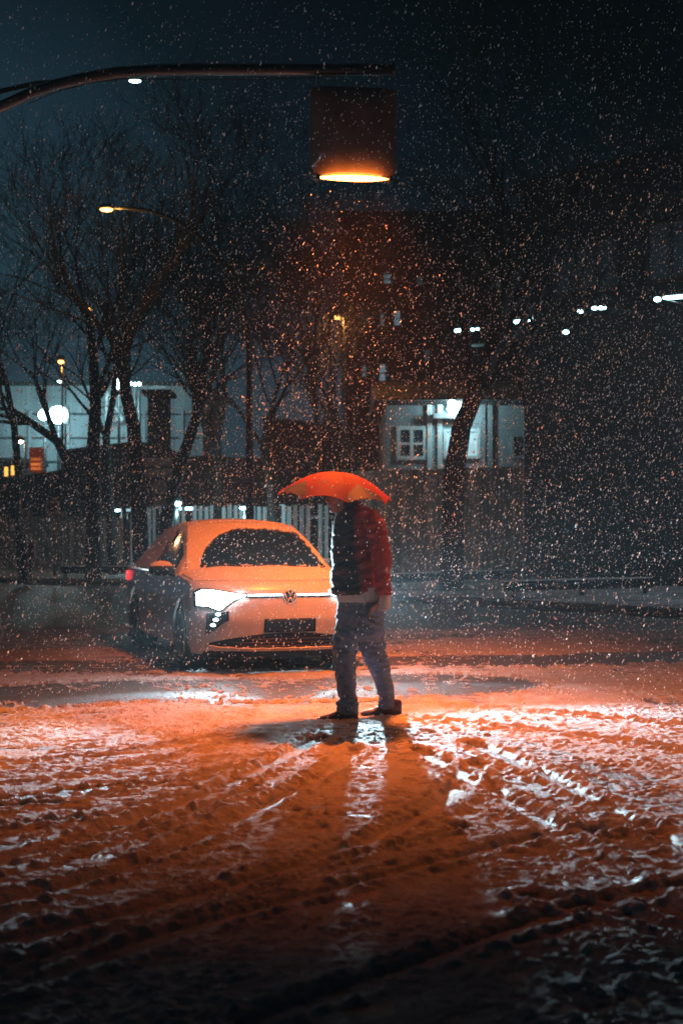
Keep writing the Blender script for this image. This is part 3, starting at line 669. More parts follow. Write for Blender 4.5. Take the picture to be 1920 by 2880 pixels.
# ------------------------------------------------------------------ street lamps of the background
def street_lamp(hp,bp_,Y,label,col,est,power,group=None,size=(.42,.16,.10),arch=True,basez=.14):
    h=at(hp[0],hp[1],Y); b=at(bp_,0,Y); t=thing('street_lamp',(b.x,Y,basez),label,'street lamp',group)
    dx=h.x-b.x; hz=h.z-basez; mb=MB()
    if arch and abs(dx)>.3:
        pts=[(0,0,0),(0,0,hz*.45),(0,0,hz*.62)]
        for k in range(1,9):
            a=k/8*math.pi/2; pts.append((dx*(1-math.cos(a))*.86,0,hz*.62+(hz*.38+.02)*math.sin(a)))
        pts.append((dx*.95,0,hz+.02)); rad=[.10,.085,.075]+[.07-.004*k for k in range(8)]+[.03]
    else:
        pts=[(0,0,0),(0,0,hz*.5),(0,0,hz-.05),(dx,0,hz)]; rad=[.07,.06,.045,.04]
    mb.tube(pts,rad,10); mb.build('pole',M['pole'],t,True)
    mb=MB(); mb.ell((dx,0,hz+size[2]*.4),(size[0]*.62,size[1]*1.1,size[2]*.7),16); hd=mb.build('lamp_head',M['pole'],t,True)
    mb=MB(); mb.ell((dx,0,hz-size[2]*.10),(size[0]*.5,size[1],size[2]*.45),16); mb.build('lamp_glass',emis('lamp_glow',col,est),hd,True)
    if power: point('street_light',(h.x,Y-.05,h.z-size[2]-.12),power,col,.12)
    return t
street_lamp((300,588),702,30,'tall arched street lamp with the topmost warm light at upper left',(1,.45,.10),8,80,size=(.28,.11,.10))
street_lamp((248,868),262,50,'slender street lamp with a warm light, second lowest at left',WARM,7,80,size=(.22,.15,.20),arch=False)
street_lamp((172,1015),176,66,'street lamp with a warm light, low at far left among branches',WARM,7,160,size=(.30,.2,.26),arch=False)
street_lamp((950,890),968,48,'warm street lamp above the umbrella, seen through branches',WARM,8,260,size=(.22,.15,.20),arch=False)
street_lamp((55,1240),72,60,'small warm-white street lamp by the orange billboard',(1,.78,.6),14,60,size=(.36,.25,.2),arch=False)
street_lamp((168,1072),185,80,'tiny white street lamp under the warm light at left',TEAL,12,0,size=(.24,.2,.2),arch=False)
street_lamp((500,1412),496,41,'white globe lamp on a short post behind the car',TEAL,14,130,size=(.20,.2,.22),arch=False)
street_lamp((685,1426),690,41,'single white lamp above the slat fence right of the car',TEAL,14,110,size=(.24,.17,.15),arch=False)
street_lamp((330,1433),345,52,'small white lamp low behind the tree trunks at left',TEAL,10,20,size=(.28,.2,.14),arch=False)
street_lamp((380,227),-520,26,'far lamp whose white light shows just under the mast arm',TEAL,10,0,size=(.22,.10,.05))

# floodlights on masts at the far left
def flood(px_,py_,Y,lab,r,est,power,aim=None):
    p=at(px_,py_,Y); t=thing('floodlight',(p.x,Y,.14),lab,'floodlight','floodlights at the far left')
    mb=MB(); mb.tube([(0,.1,0),(0,.1,p.z-.1)],[.12,.07],8); mb.build('mast',M['pole'],t,True)
    mb=MB(); mb.box((0,0.06,p.z-.14),(r*2.2,.14,r*2.0),0,.03); h=mb.build('housing',M['pole'],t)
    mb=MB(); mb.ell((0,-.04,p.z-.14),(r,.06,r*.92),18); mb.build('lens',emis('flood_glow',TEAL,est),h,True)
    if power: point('flood_light',(p.x,Y-.6,p.z),power,TEAL,.3)
    return t
flood(165,1167,74,'largest of the white floodlights at left, glaring through branches',.50,22,420)
flood(126,1167,74,'smaller floodlight just left of the largest one',.32,18,120)
flood(334,1077,80,'bright floodlight beside the main left tree trunk, above the lit facade',.38,18,380)
for k,(x_,y_) in enumerate(((368,1079),(381,1081),(392,1080))):
    flood(x_,y_,80,('left','middle','right')[k]+' of three small lights in a row by the tree fork',.11,14,0)

# canopy light bars behind the car
def light_bar(x0,x1,y,Y,lab,est,name='tube_light',grp='strip lights behind the car'):
    a=at(x0,y,Y);b=at(x1,y,Y); t=thing(name,((a.x+b.x)/2,Y,a.z),lab,'strip light',grp); w=abs(b.x-a.x)
    mb=MB(); mb.box((0,0,.07),(w+.1,.16,.06),0,.01); mb.build('housing',M['pole'],t)
    mb=MB(); mb.tube([(-w/2,0,0),(w/2,0,0)],.05,8); mb.build('tube',emis('strip_glow',TEAL,est),t,True)
    mb=MB()
    for s_ in (-1,1): mb.tube([(s_*w*.4,.06,.09),(s_*w*.4,.06,-a.z+.15)],.03,6)
    mb.build('support',M['pole'],t)
light_bar(488,545,1430,51,'brightest strip light on the canopy just above the car roof',10)
light_bar(455,484,1431,51,'dim strip light left of the brightest one above the car',1.2)
light_bar(356,392,1434,51,'pale dim strip light between the left tree trunks',.7)
light_bar(770,800,1422,51,'faint strip light left of the umbrella',.5)

# ------------------------------------------------------------------ signs, billboard
def sign_plate(mb,c,w,h): mb.box(c,(w,.025,h),0,.006)
Y=35.5; b=at(155,0,Y); t=thing('sign_post',(b.x,Y,.14),'yellowish sign post with a no-stopping disc and plates at left kerb','sign post'); sc_=F/Y
mb=MB(); mb.tube([(0,0,0),(0,0,at(0,1400,Y).z-.14)],.045,10); mb.build('post',mat('ochre_post',(.32,.17,.05),.6),t,True)
M['plate']=mat('sign_plate',(.30,.30,.31),.6,bump=.002,bscale=9,var=.2)
mb=MB(); sign_plate(mb,(-.04,-.06,at(0,1437,Y).z-.14),.34,.50); pl=mb.build('plate',M['plate'],t)
mb=MB(); mb.tube([(-.04,-.075,at(0,1425,Y).z-.14),(-.04,-.095,at(0,1425,Y).z-.14)],.13,24); mb.build('disc',mat('red_disc',(.16,.02,.02),.5),pl)
mb=MB(); mb.tube([(-.04,-.096,at(0,1425,Y).z-.14),(-.04,-.105,at(0,1425,Y).z-.14)],.085,24); mb.build('disc_centre',mat('blue_disc',(.02,.04,.12),.5),pl)
mb=MB(); sign_plate(mb,(.20,-.02,at(0,1452,Y).z-.14),.20,.22); mb.build('side_plate',M['plate'],t)
mb=MB(); sign_plate(mb,(0,-.06,at(0,1535,Y).z-.14),.30,.24); mb.build('plate',M['plate'],t)
Y=36; b=at(66,0,Y); t=thing('sign_post',(b.x,Y,.14),'dark post with a tall grey plate, leftmost at the kerb','sign post')
mb=MB(); mb.tube([(0,0,0),(0,0,2.1)],[.13,.08],10); mb.build('post',M['pole'],t,True)
mb=MB(); sign_plate(mb,(.1,-.1,at(0,1470,Y).z-.14),.30,.60); mb.build('plate',M['plate'],t)
Y=38.5; b=at(86,0,Y); t=thing('post_box',(b.x,Y,.14),'small dull red box standing behind the left kerb','box')
mb=MB(); mb.box((0,0,.75),(.28,.25,.5),0,.04); mb.build('box_body',mat('dull_red',(.22,.02,.015),.5),t); mb=MB(); mb.tube([(0,0,0),(0,0,.55)],.04,8); mb.build('post',M['pole'],t)
Y=33; b=at(443,0,Y); t=thing('direction_sign',(b.x,Y,.14),'stack of grey direction boards on a post above the car','sign'); 
mb=MB(); mb.tube([(0,.05,0),(0,.05,at(0,1285,Y).z-.14)],.045,10); mb.build('post',M['pole'],t,True)
for (x0,x1,y0,y1) in ((402,486,1288,1310),(402,486,1318,1342)):
    mb=MB(); a=at(x0,y1,Y);c=at(x1,y0,Y); sign_plate(mb,((a.x+c.x)/2-b.x,-.02,(a.z+c.z)/2-.14),c.x-a.x,c.z-a.z); mb.build('board',M['plate'],t)
mb=MB(); c=at(450,1370,Y); mb.tube([(c.x-b.x,-.02,c.z-.14),(c.x-b.x,-.045,c.z-.14)],.17,24); mb.build('round_sign',M['plate'],t)
mb=MB(); c=at(450,1413,Y); sign_plate(mb,(c.x-b.x,-.02,c.z-.14),.30,.16); mb.build('plate',M['plate'],t)
Y=70; b=at(103,0,Y); t=thing('billboard',(b.x,Y,.14),'tall price board with glowing orange rows at far left','billboard')
zt2=at(0,1258,Y).z-.14; zb2=at(0,1330,Y).z-.14
mb=MB(); mb.box((0,0,(zt2+zb2)/2),(.68,.2,zt2-zb2),0,.03); mb.build('panel',mat('board_red',(.25,.04,.01),.6,emit=(1,.13,.02),estr=.05),t)
for k,(yy_,e) in enumerate(((1292,.45),(1306,.7),(1318,.6))):
    mb=MB(); mb.box((0,-.12,at(0,yy_,Y).z-.14),(.50,.04,.14),0,.01); mb.build('row',emis('row_glow',(1,.22,.03),e),t)
mb=MB(); mb.tube([(0,0,0),(0,0,zb2)],.12,8); mb.build('post',M['pole'],t)
# low petrol-shop building with yellow windows
def building(name,x0,x1,Y,zt,depth,m,lab,cat='building',wins=(),rz=0,z0=.14,roofm=None):
    t=thing(name,((x0+x1)/2,Y,z0),lab,cat,None,rz); w=x1-x0
    mb=MB(); mb.box((0,depth/2,(zt-z0)/2),(w,depth,zt-z0)); mb.build('wall',m,t)
    mb=MB(); mb.box((0,depth/2,zt-z0+.12),(w+.5,depth+.5,.22),0,.03); mb.build('roof',roofm or M['darkwall'],t)
    return t
def window(t,cx,cz,w,h,mg,frame=.07,mull=1,dy=0,fm=None,trans=0):
    fm=fm or M['frame']; mb=MB()
    for s_ in (-1,1):
        mb.box((cx+s_*(w/2),dy-.045,cz),(frame,.09,h+frame)); mb.box((cx,dy-.043,cz+s_*(h/2)),(w-frame,.086,frame))
    for k in range(1,mull+1): mb.box((cx-w/2+w*k/(mull+1),dy-.041,cz),(frame*.9,.078,h-frame))
    for k in range(trans): mb.box((cx,dy-.037,cz-h*.02-.0),(w-frame,.06,frame*.6))
    f=mb.build('window',fm,t); mb=MB(); mb.box((cx,dy-.012,cz),(w-frame*.5,.02,h-frame*.5)); mb.build('pane',mg,f); return f
a=at(-60,0,75).x; b2=at(56,0,75).x
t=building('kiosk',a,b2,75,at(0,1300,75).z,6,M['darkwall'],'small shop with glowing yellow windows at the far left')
yg=emis('yellow_window',(1,.48,.08),1.6)
for (x0,x1,y0,y1) in ((12,26,1312,1345),(31,47,1308,1338),(28,46,1346,1352)):
    p=at(x0,y1,75);q2=at(x1,y0,75); window(t,(p.x+q2.x)/2-t.location.x,(p.z+q2.z)/2-.14,q2.x-p.x,q2.z-p.z,yg,.05,0,fm=M['darkwall'])
p=at(108,1333,75); 
for k,x_ in enumerate((112,134,156)):
    p=at(x_,1333,72); t=thing('marker_light',(p.x,72,p.z),('leftmost','middle','rightmost')[k]+' of three small orange lights on the far wall','light','orange marker lights'); mb=MB(); mb.box((0,0,0),(.26,.08,.09),0,.02); mb.build('lens',emis('marker_glow',(1,.16,.05),(.25,.6,.2)[k]),t); mb=MB(); mb.tube([(0,.05,0),(0,.05,-p.z+.14)],.03,6); mb.build('stand',M['pole'],t)

# pale lit hall behind the trees on the left
t=building('hall',at(-150,0,90).x,at(570,0,90).x,90,at(0,1085,90).z,14,M['facade'],'long pale hall lit by floodlights behind the left trees')
for k in range(7):
    x_=-7.6+k*2.4; mb=MB(); mb.box((x_,-.06,4.5),(.22,.12,8.6)); mb.build('pilaster',M['render'],t)
for zz in (5.6,7.1,8.6): mb=MB(); mb.box((0,-.05,zz),(15.8,.08,.10)); mb.build('cladding_rail',M['darkwall'],t)
mb=MB(); a=at(300,1100,89)-t.location; b=at(345,1180,89)-t.location; c=at(300,1180,89)-t.location
for p_,q_ in ((a,b),(b,c),(c,a)): mb.tube([(p_.x,-.9,p_.z),(q_.x,-.9,q_.z)],.10,6)
mb.build('bracket_frame',M['frame'],t)
point('hall_light',(at(300,0,84).x,85,9.2),620,TEAL,.4); point('hall_light',(at(110,0,84).x,87,7.5),420,TEAL,.4)
# dark shed in front of it, sloping roof line
def shed(pxs,Y,name,lab,depth=5,m=None):
    x0=at(pxs[0][0],0,Y).x; t=thing(name,(x0,Y,.14),lab,'building'); mb=MB(); n=len(pxs); vs=[];
    for d in (0,depth):
        vs+=[(at(p[0],0,Y).x-x0,d,at(0,p[1],Y).z-.14) for p in pxs]+[(at(p[0],0,Y).x-x0,d,-.1) for p in pxs]
    fs=[(i,i+1,n+i+1,n+i) for i in range(n-1)]+[(2*n+i,3*n+i,3*n+i+1,2*n+i+1) for i in range(n-1)]+[(i,2*n+i,2*n+i+1,i+1) for i in range(n-1)]+[(0,n,3*n,2*n),(n-1,3*n-1,4*n-1,2*n-1)]
    mb.add(vs,fs); mb.build('wall',m or M['darkwall'],t)
    mb=MB(); 
    for i in range(n-1):
        a=Vector(vs[i]);b=Vector(vs[i+1]); mb.tube([(a.x,-.12,a.z+.06),(b.x,-.12,b.z+.06)],.09,6)
    mb.build('eaves',M['darkwall'],t); return t
shed([(-300,1345),(40,1350),(120,1340),(180,1330)],58,'shed','low dark wall of sheds at the far left',4)
shed([(180,1275),(250,1266),(372,1252),(470,1258),(472,1300),(560,1292),(740,1300)],57,'shed','dark shed with a sloping roof behind the left tree trunks')
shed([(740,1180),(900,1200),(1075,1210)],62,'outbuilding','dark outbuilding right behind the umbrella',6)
# chimney like block between trees
t=building('tower',at(415,0,66).x,at(466,0,66).x,66,at(0,1110,66).z,2,M['darkwall'],'narrow dark block rising between the left trees')

# pale slat fence behind the car
def fence(x0,Y0,x1,Y1,h,pitch,wd,m,lab,gap=True,hv=.05,skip=()):
    t=thing('fence',(x0,Y0,.12),lab,'fence'); L=math.hypot(x1-x0,Y1-Y0); ang=math.atan2(Y1-Y0,x1-x0); t.rotation_euler=(0,0,ang)
    n=int(L/pitch); mb=MB()
    for i in range(n):
        if random.random()<.06 and gap: continue
        hh_=h+random.uniform(-hv,hv); mb.box((i*pitch+random.uniform(-.01,.01),random.uniform(-.006,.006),hh_/2),(wd,.03,hh_))
    mb.build('slats',m,t)
    mb=MB()
    for zz in (.35,h-.35): mb.box((L/2,.05,zz),(L,.05,.10))
    mb.build('rail',M['pole'],t)
    for i in range(0,int(L/2.5)+1):
        mb=MB(); mb.box((i*2.5,.14,h/2),(.12,.12,h)); mb.build('post',M['pole'],t)
    return t
fence(-6.6,45,-.2,42.5,2.05,.20,.13,M['slat'],'pale grey slat fence behind the car')
fence(-17,48,-6.7,45.2,1.7,.24,.20,M['plank'],'dark board fence behind the left sign posts')
fence(.35,41.0,12.5,32.5,3.0,.23,.215,M['plank'],'high brown board fence behind the person on the right',gap=False,hv=.02)
# low dark barriers lying along the pavement
def barrier(pa_,pb_,lab):
    a=gnd(*pa_);b=gnd(*pb_); t=thing('low_barrier',(a[0],a[1],.14),lab,'barrier','low barriers along the pavement'); d=Vector((b[0]-a[0],b[1]-a[1],0))
    mb=MB(); mb.tube([(0,0,.22),(d.x,d.y,.22)],.10,8); mb.build('beam',M['blackp'],t)
    n=max(2,int(d.length/2))
    for i in range(n+1):
        q2=d*((i+.1)/(n+.2)); mb=MB(); mb.tube([(q2.x,q2.y,0),(q2.x,q2.y,.2)],.05,8); mb.build('stub',M['pole'],t)
    mb=MB(); mb.tube([(0,0,.315),(d.x*.5,d.y*.5,.322),(d.x,d.y,.315)],[.05,.06,.05],8,flat=.35); mb.build('snow_cap',M['snow'],t)
barrier((1105,1672),(1440,1656),'upper low dark barrier right of the person'); barrier((1425,1702),(1830,1688),'lower low dark barrier at the right pavement')
barrier((175,1640),(370,1641),'low dark barrier left of the car')

# ------------------------------------------------------------------ right side house and blocks
Y=48; x0,x1=at(1085,0,Y).x,at(1500,0,Y).x
t=building('house',x0,x1,Y,at(0,1140,Y).z,9,M['render'],'small pale house with a lamp over its white windows, right of the umbrella')
lx=t.location.x
mb=MB(); w2=(x1-x0)/2; e0=at(0,1140,Y).z; e1=at(0,1045,Y).z
mb.add([(-w2-.4,-.5,e0),(w2+.4,-.5,e0),(w2+.4,4.5,e1),(-w2-.4,4.5,e1),(w2+.4,9.5,e0),(-w2-.4,9.5,e0)],[(0,1,2,3),(3,2,4,5),(1,4,2),(0,3,5),(0,5,4,1)]); mb.build('gable_roof',mat('snowy_tiles',(.11,.115,.12),.9,bump=.02,bscale=8,var=.5,vscale=1.5),t)
def rectw(x0,x1,y0,y1,Y): p=at(x0,y1,Y);q2=at(x1,y0,Y); return (p.x+q2.x)/2,(p.z+q2.z)/2-.14,q2.x-p.x,q2.z-p.z
gw=mat('window_pane',(.05,.06,.07),.2); bw=mat('window_blind',(.62,.66,.68),.7,emit=(.55,.9,1),estr=.35)
c,z_,w_,h_=rectw(1120,1194,1204,1288,Y); window(t,c-lx,z_,w_,h_,gw,.13,1,trans=1)
c,z_,w_,h_=rectw(1250,1344,1210,1286,Y); window(t,c-lx,z_,w_,h_,bw,.10,0)
c,z_,w_,h_=rectw(1440,1475,1225,1285,Y); window(t,c-lx,z_,w_,h_,gw,.08,0,fm=M['render'])
for x_ in (1207,1236,1356,1376): 
    c=at(x_,0,Y).x-lx; mb=MB(); mb.box((c,-.07,2.9),(.16,.14,5.6)); mb.build('pilaster',M['frame'] if x_<1300 else M['render'],t)
mb=MB(); c,z_,w_,h_=rectw(1215,1285,1165,1180,Y); mb.box((c-lx,-.25,z_),(w_,.5,h_),0,.02); mb.build('porch_roof',M['render'],t)
mb=MB(); p=at(1276,1148,Y); mb.box((p.x-lx+.05,-.16,p.z-.14+.05),(.55,.26,.34),0,.05); lf=mb.build('wall_lamp',M['frame'],t); mb=MB(); mb.ell((p.x-lx+.03,-.30,p.z-.14-.04),(.29,.10,.17),16); mb.ell((p.x-lx-.10,-.30,p.z-.14+.14),(.13,.10,.13),16); mb.build('lens',emis('wall_lamp_glow',TEAL,20),lf,True)
point('house_light',(p.x,Y-.95,p.z-.1),100,TEAL,.15)
# apartment block with faint windows
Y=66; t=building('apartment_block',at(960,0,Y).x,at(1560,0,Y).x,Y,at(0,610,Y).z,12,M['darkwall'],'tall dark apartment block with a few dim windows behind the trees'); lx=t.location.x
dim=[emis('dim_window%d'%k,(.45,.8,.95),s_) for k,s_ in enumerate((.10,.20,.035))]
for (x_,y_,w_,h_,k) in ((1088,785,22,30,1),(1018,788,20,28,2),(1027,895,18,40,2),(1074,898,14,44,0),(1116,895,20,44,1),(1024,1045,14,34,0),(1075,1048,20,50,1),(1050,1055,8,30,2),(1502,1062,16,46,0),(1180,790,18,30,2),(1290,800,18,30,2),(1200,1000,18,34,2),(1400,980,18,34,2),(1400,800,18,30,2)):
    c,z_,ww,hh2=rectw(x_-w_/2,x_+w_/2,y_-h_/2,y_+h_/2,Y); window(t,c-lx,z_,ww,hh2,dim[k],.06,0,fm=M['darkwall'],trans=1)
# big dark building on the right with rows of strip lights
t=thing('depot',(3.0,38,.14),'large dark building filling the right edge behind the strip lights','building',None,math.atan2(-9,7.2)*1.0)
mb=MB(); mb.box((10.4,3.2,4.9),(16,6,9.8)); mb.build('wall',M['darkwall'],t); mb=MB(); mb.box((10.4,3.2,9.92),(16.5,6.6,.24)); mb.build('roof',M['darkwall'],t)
mb=MB(); mb.box((1.1,.8,6.35),(2.6,.5,.16),0,.02); mb.build('canopy_beam',M['pole'],t)
for k in range(1,6):
    window(t,1.6+k*2.9,7.7,2.0,1.3,emis('depot_pane%d'%k,(.3,.6,.9),(.012,.010,.012,.014,.02,.05)[k]),.08,2,dy=.2,fm=M['pole'])
def strip(px0,px1,py0,py1,lab,Hh,est):
    Ya=F*Hh/(HY-py0); Yb=F*Hh/(HY-py1); a=Vector(((px0-CX)*Ya/F,Ya,CH+Hh)); b=Vector(((px1-CX)*Yb/F,Yb,CH+Hh))
    t=thing('strip_light',a,lab,'strip light','strip lights high on the right'); d=b-a
    mb=MB(); mb.tube([(0,0,0),tuple(d)],.045,8); mb.build('tube',emis('tube_glow',TEAL,est),t,True)
    mb=MB(); mb.tube([(0,0,.07),(d.x,d.y,.07)],.06,6); mb.build('housing',M['pole'],t)
    mb=MB(); 
    for f_ in (.1,.9): mb.tube([(d.x*f_,d.y*f_,.08),(d.x*f_+.9,d.y*f_+.9,.08)],.02,5)
    mb.build('bracket',M['pole'],t)
for a_ in ((1281,1316,930,924,'leftmost strip light, just right of the leaning tree'),(1448,1494,905,897,'second strip light from the left, slightly higher'),(1865,1960,838,829,'long bright strip light at the right edge of the picture'),
           ):
    strip(*a_,4.8,11)
for (x_,y_,r_,l_) in ((1328,927,.035,'small round light just right of the leftmost strip light'),(1342,925,.028,'faint dot of light right of the small round light'),(1590,934,.05,'low oval light between the strips and the right edge'),(1630,876,.04,'first of four dots of light in the upper row'),(1670,867,.04,'second of four dots of light in the upper row'),(1688,866,.04,'third of four dots of light in the upper row'),(1699,866,.025,'last and faintest of four dots in the upper row'),(1847,842,.05,'oval light beside the long strip at the right edge')):
    Y_=4.8*F/(HY-y_)*.97; p=at(x_,y_,Y_); t=thing('wall_light',p,l_,'light','small lights high on the right'); mb=MB(); mb.ell((0,0,0),(r_*1.5,.05,r_),12); mb.build('lens',emis('dot_glow',TEAL,9),t,True); mb=MB(); mb.tube([(0,.03,.02),(.9,.9,.02)],.02,5); mb.build('bracket',M['pole'],t)

# ------------------------------------------------------------------ bare trees
def tree(x,Y,h,lab,lean=(0,0),r0=.16,seed=1,path=None,depth=6,spread=1.0):
    rnd=random.Random(seed); t=thing('bare_tree',(x,Y,.14),lab,'tree','bare winter trees'); tr=MB(); cr=MB(); tw=MB()
    def grow(p,d,L,r,lv):
        n=5 if lv<3 else 3; pts=[p]; rad=[r]; dd=d.copy(); kids=[]
        for i in range(n):
            dd=(dd+Vector((rnd.uniform(-1,1),rnd.uniform(-1,1),rnd.uniform(-.5,.9)))*(.13+.035*lv)).normalized()
            p=p+dd*(L/n); pts.append(p); rad.append(r*(1-.45*(i+1)/n))
            if lv>=1 and lv<depth and i>=1: kids.append((p.copy(),dd.copy(),rad[-1]))
        (tr if lv==0 else cr if lv<4 else tw).tube(pts,rad,8 if lv<2 else 5 if lv<4 else 3,cap=lv==0)
        if lv>=depth: return
        ends=[(p,dd,rad[-1])]*(3 if lv<2 else 2)+[k for k in kids if rnd.random()<.6]
        for (q_,e,rr) in ends:
            a=rnd.uniform(0,2*math.pi); o=e.orthogonal().normalized(); o=Matrix.Rotation(a,3,e)@o
            nd=(e+o*rnd.uniform(.35,.8)*spread+Vector((0,0,.12))).normalized()
            grow(q_,nd,L*rnd.uniform(.62,.84),max(rr*rnd.uniform(.6,.8),.006),lv+1)
    if path:
        pts=[Vector((at(a,b,Y).x-x,rnd.uniform(-.1,.1),at(a,b,Y).z-.14)) for a,b in path]; rr=[r0*(1-.55*i/(len(pts)-1)) for i in range(len(pts))]
        pts[0].z=0; tr.tube(pts,rr,10); 
        for i in range(len(pts)//2,len(pts)):
            e=(pts[i]-pts[i-1]).normalized()
            for _ in range(2 if i<len(pts)-1 else 3):
                o=Matrix.Rotation(rnd.uniform(0,6.28),3,e)@e.orthogonal().normalized(); grow(pts[i],(e+o*rnd.uniform(.4,.9)).normalized(),h*.30,rr[i]*.6,2)
    else: grow(Vector((0,0,0)),Vector((lean[0],lean[1],1)).normalized(),h*.36,r0,0)
    tr.build('trunk',M['bark'],t,True); o=cr.build('crown',M['bark'],t,True); tw.build('twigs',M['bark'],o)
def tx(p,Y): return at(p,0,Y).x
tree(tx(400,33),33,6.5,'main dark tree forking above the car',r0=.20,seed=3,path=[(400,1610),(392,1450),(388,1330),(375,1200),(352,1100),(350,1000),(385,900),(430,800)])
tree(tx(265,37),37,7,'upright tree left of the main trunk',r0=.22,seed=5,path=[(262,1600),(262,1400),(262,1250),(268,1130),(262,1000),(250,900)])
tree(tx(310,41),41,6,'thin tree between the two left trunks',r0=.15,seed=8,path=[(320,1590),(305,1350),(300,1230),(318,1120),(330,1000)])
tree(tx(470,38),38,6,'tree leaning right behind the direction boards',r0=.20,seed=12,path=[(440,1600),(480,1380),(520,1270),(552,1180),(570,1080),(590,950)])
tree(tx(55,44),44,6.5,'thin leaning tree at the left edge',r0=.14,seed=14,path=[(62,1600),(52,1330),(40,1200),(20,1090),(-10,980)])
tree(tx(150,46),46,7.5,'wide tree behind the sign post at left',seed=17,r0=.2,path=[(215,1600),(205,1330),(160,1240),(90,1190),(30,1150)])
tree(tx(620,44),44,10,'tall tree left of the umbrella',seed=21,r0=.22,lean=(.03,0))
tree(tx(770,42),42,10.5,'tall tree directly above the umbrella tip',seed=27,r0=.22,lean=(.02,0))
tree(tx(880,46),46,11,'tall tree behind the warm lamp',seed=33,r0=.22)
tree(tx(1275,30),30,7,'dark leaning tree in front of the lit house',r0=.27,seed=41,path=[(1268,1625),(1272,1450),(1276,1330),(1298,1200),(1330,1120),(1370,1020),(1400,900),(1440,780)])
tree(tx(1050,44),44,10,'tall tree left of the dim windows of the block',seed=44,r0=.2)
tree(tx(1430,40),40,9,'tree behind the leaning one, in front of the dark building',seed=52,r0=.2)

# ------------------------------------------------------------------ falling snow
def flakes(n,x0,x1,y0,y1,z0,z1,sz,seed):
    g=np.random.default_rng(seed)
    c=np.stack([g.uniform(x0,x1,n),g.uniform(y0,y1,n),g.uniform(z0,z1,n)],-1)
    u_=g.random(n); hi=(c[:,2]>4.4)&(u_<.55*(c[:,2]-4.4)/2.2+.1); c[hi,2]=g.uniform(z0,4.4,hi.sum())
    ax_=np.stack([.34+g.normal(0,.22,n),g.normal(0,.3,n),np.ones(n)],-1); ax_/=np.linalg.norm(ax_,axis=1)[:,None]
    o1=np.cross(ax_,np.array([0,1,.01])); o1/=np.linalg.norm(o1,axis=1)[:,None]; o2=np.cross(ax_,o1)
    s_=np.clip(g.lognormal(0,.38,n),.4,2.4)*sz; ln=s_*g.uniform(1.1,2.9,n)
    v=np.stack([c+ax_*ln[:,None],c-ax_*ln[:,None],c+o1*s_[:,None],c+o2*s_[:,None],c-o1*s_[:,None],c-o2*s_[:,None]],1)
    f=np.array([[0,2,3],[0,3,4],[0,4,5],[0,5,2],[1,3,2],[1,4,3],[1,5,4],[1,2,5]])
    return v,(f[None]+(np.arange(n)*6)[:,None,None]).reshape(-1,3)
A=flakes(66000,-5,5,8.6,18,0.05,7.0,.0028,1); B=flakes(13000,-8.5,8.5,18,34,.2,8.5,.0052,2)
v=np.concatenate([A[0].reshape(-1,3),B[0].reshape(-1,3)]); f=np.concatenate([A[1],B[1]+len(A[0])*6])
me=np_mesh('falling_snow',v,f,3); me.materials.append(M['flake']); me.polygons.foreach_set('use_smooth',[True]*len(me.polygons))
o=bpy.data.objects.new('falling_snow',me); COL.objects.link(o); tag(o,'falling snowflakes lit by lamp and headlights','snow',kind='stuff')

# ------------------------------------------------------------------ haze and sky
mb=MB(); mb.box((0,60,24),(260,130,50)); hz=mb.build('haze',M['flake']); hz.data.materials.clear()
hm=bpy.data.materials.new('haze'); hm.use_nodes=True; N=hm.node_tree.nodes; N.remove(N['Principled BSDF'])
pv=N.new('ShaderNodeVolumePrincipled'); pv.inputs['Density'].default_value=.00075; pv.inputs['Color'].default_value=(.85,.92,1,1); pv.inputs['Anisotropy'].default_value=.45
hm.node_tree.links.new(pv.outputs[0],N['Material Output'].inputs['Volume']); hz.data.materials.append(hm); tag(hz,'thin snowy haze in the night air','haze',kind='stuff')
hz.display_type='WIRE'
w=bpy.data.worlds.new('World'); sc.world=w; w.use_nodes=True; N=w.node_tree.nodes; L=w.node_tree.links; bg=N['Background']
tc=N.new('ShaderNodeTexCoord'); sp=N.new('ShaderNodeSeparateXYZ'); L.new(tc.outputs['Generated'],sp.inputs[0])
nz=N.new('ShaderNodeTexNoise'); nz.inputs['Scale'].default_value=2.6; nz.inputs['Detail'].default_value=4; L.new(tc.outputs['Generated'],nz.inputs['Vector'])
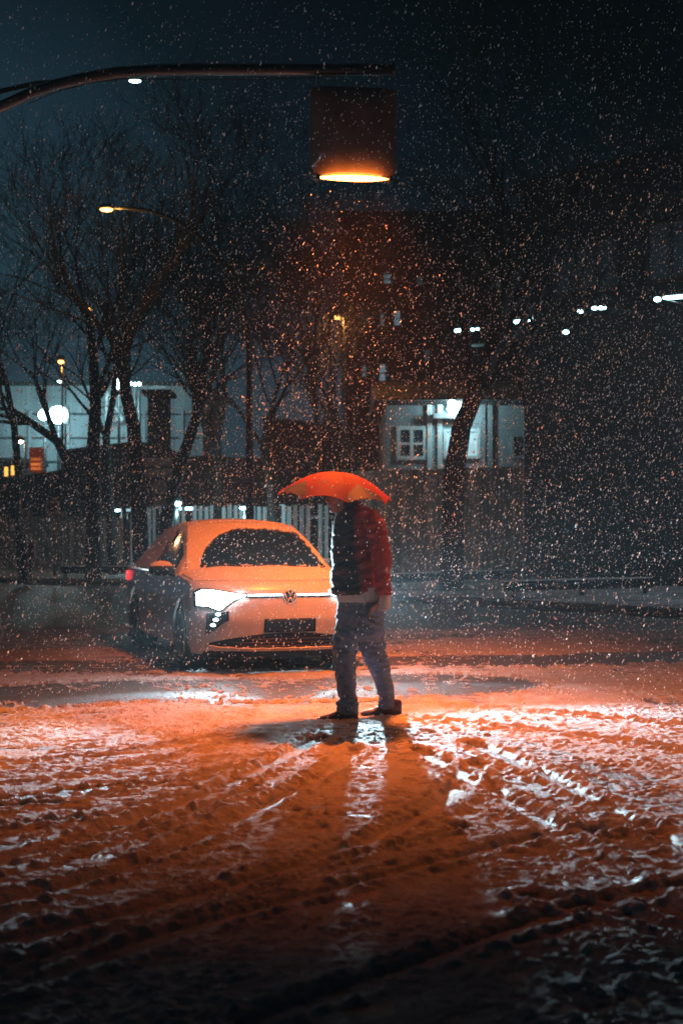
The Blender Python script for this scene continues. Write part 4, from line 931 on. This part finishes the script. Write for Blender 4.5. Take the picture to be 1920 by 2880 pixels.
# city glow near the horizon, stronger to the left
ma=N.new('ShaderNodeMath'); ma.operation='MULTIPLY_ADD'; L.new(sp.outputs['X'],ma.inputs[0]); ma.inputs[1].default_value=.50; L.new(sp.outputs['Z'],ma.inputs[2])
mb_=N.new('ShaderNodeMath'); mb_.operation='MULTIPLY_ADD'; L.new(nz.outputs['Fac'],mb_.inputs[0]); mb_.inputs[1].default_value=-.12; L.new(ma.outputs[0],mb_.inputs[2])
cr=N.new('ShaderNodeValToRGB'); L.new(mb_.outputs[0],cr.inputs[0]); e=cr.color_ramp.elements
e[0].position=0.0; e[0].color=(.013,.035,.050,1); e[1].position=.34; e[1].color=(.00035,.0010,.0015,1)
x=e.new(.10); x.color=(.010,.028,.043,1); x=e.new(.20); x.color=(.0026,.0078,.0125,1)
L.new(cr.outputs[0],bg.inputs['Color']); bg.inputs['Strength'].default_value=1

# ------------------------------------------------------------------ camera and render settings
cam=bpy.data.cameras.new('camera'); co=bpy.data.objects.new('camera',cam); COL.objects.link(co); co.location=(0,0,CH); co.rotation_euler=(R(90),0,0)
cam.sensor_fit='VERTICAL'; cam.sensor_height=36; cam.sensor_width=24; cam.lens=50; cam.shift_y=50/2880; cam.clip_end=1000; cam.clip_start=.05
cam.dof.use_dof=True; cam.dof.focus_distance=11.2; cam.dof.aperture_fstop=2.8; cam.dof.aperture_blades=0
sc.camera=co
sc.view_settings.view_transform='Standard'; sc.view_settings.look='None'; sc.view_settings.exposure=0; sc.view_settings.gamma=1
sc.cycles.use_denoising=True
sc.cycles.denoising_prefilter='ACCURATE'; sc.cycles.denoising_input_passes='RGB_ALBEDO_NORMAL'
try: sc.cycles.denoiser='OPENIMAGEDENOISE'
except Exception: pass
sc.cycles.max_bounces=6; sc.cycles.diffuse_bounces=2; sc.cycles.glossy_bounces=2; sc.cycles.transmission_bounces=3; sc.cycles.volume_bounces=0
sc.cycles.sample_clamp_indirect=3; sc.cycles.sample_clamp_direct=40
sc.cycles.volume_max_steps=64
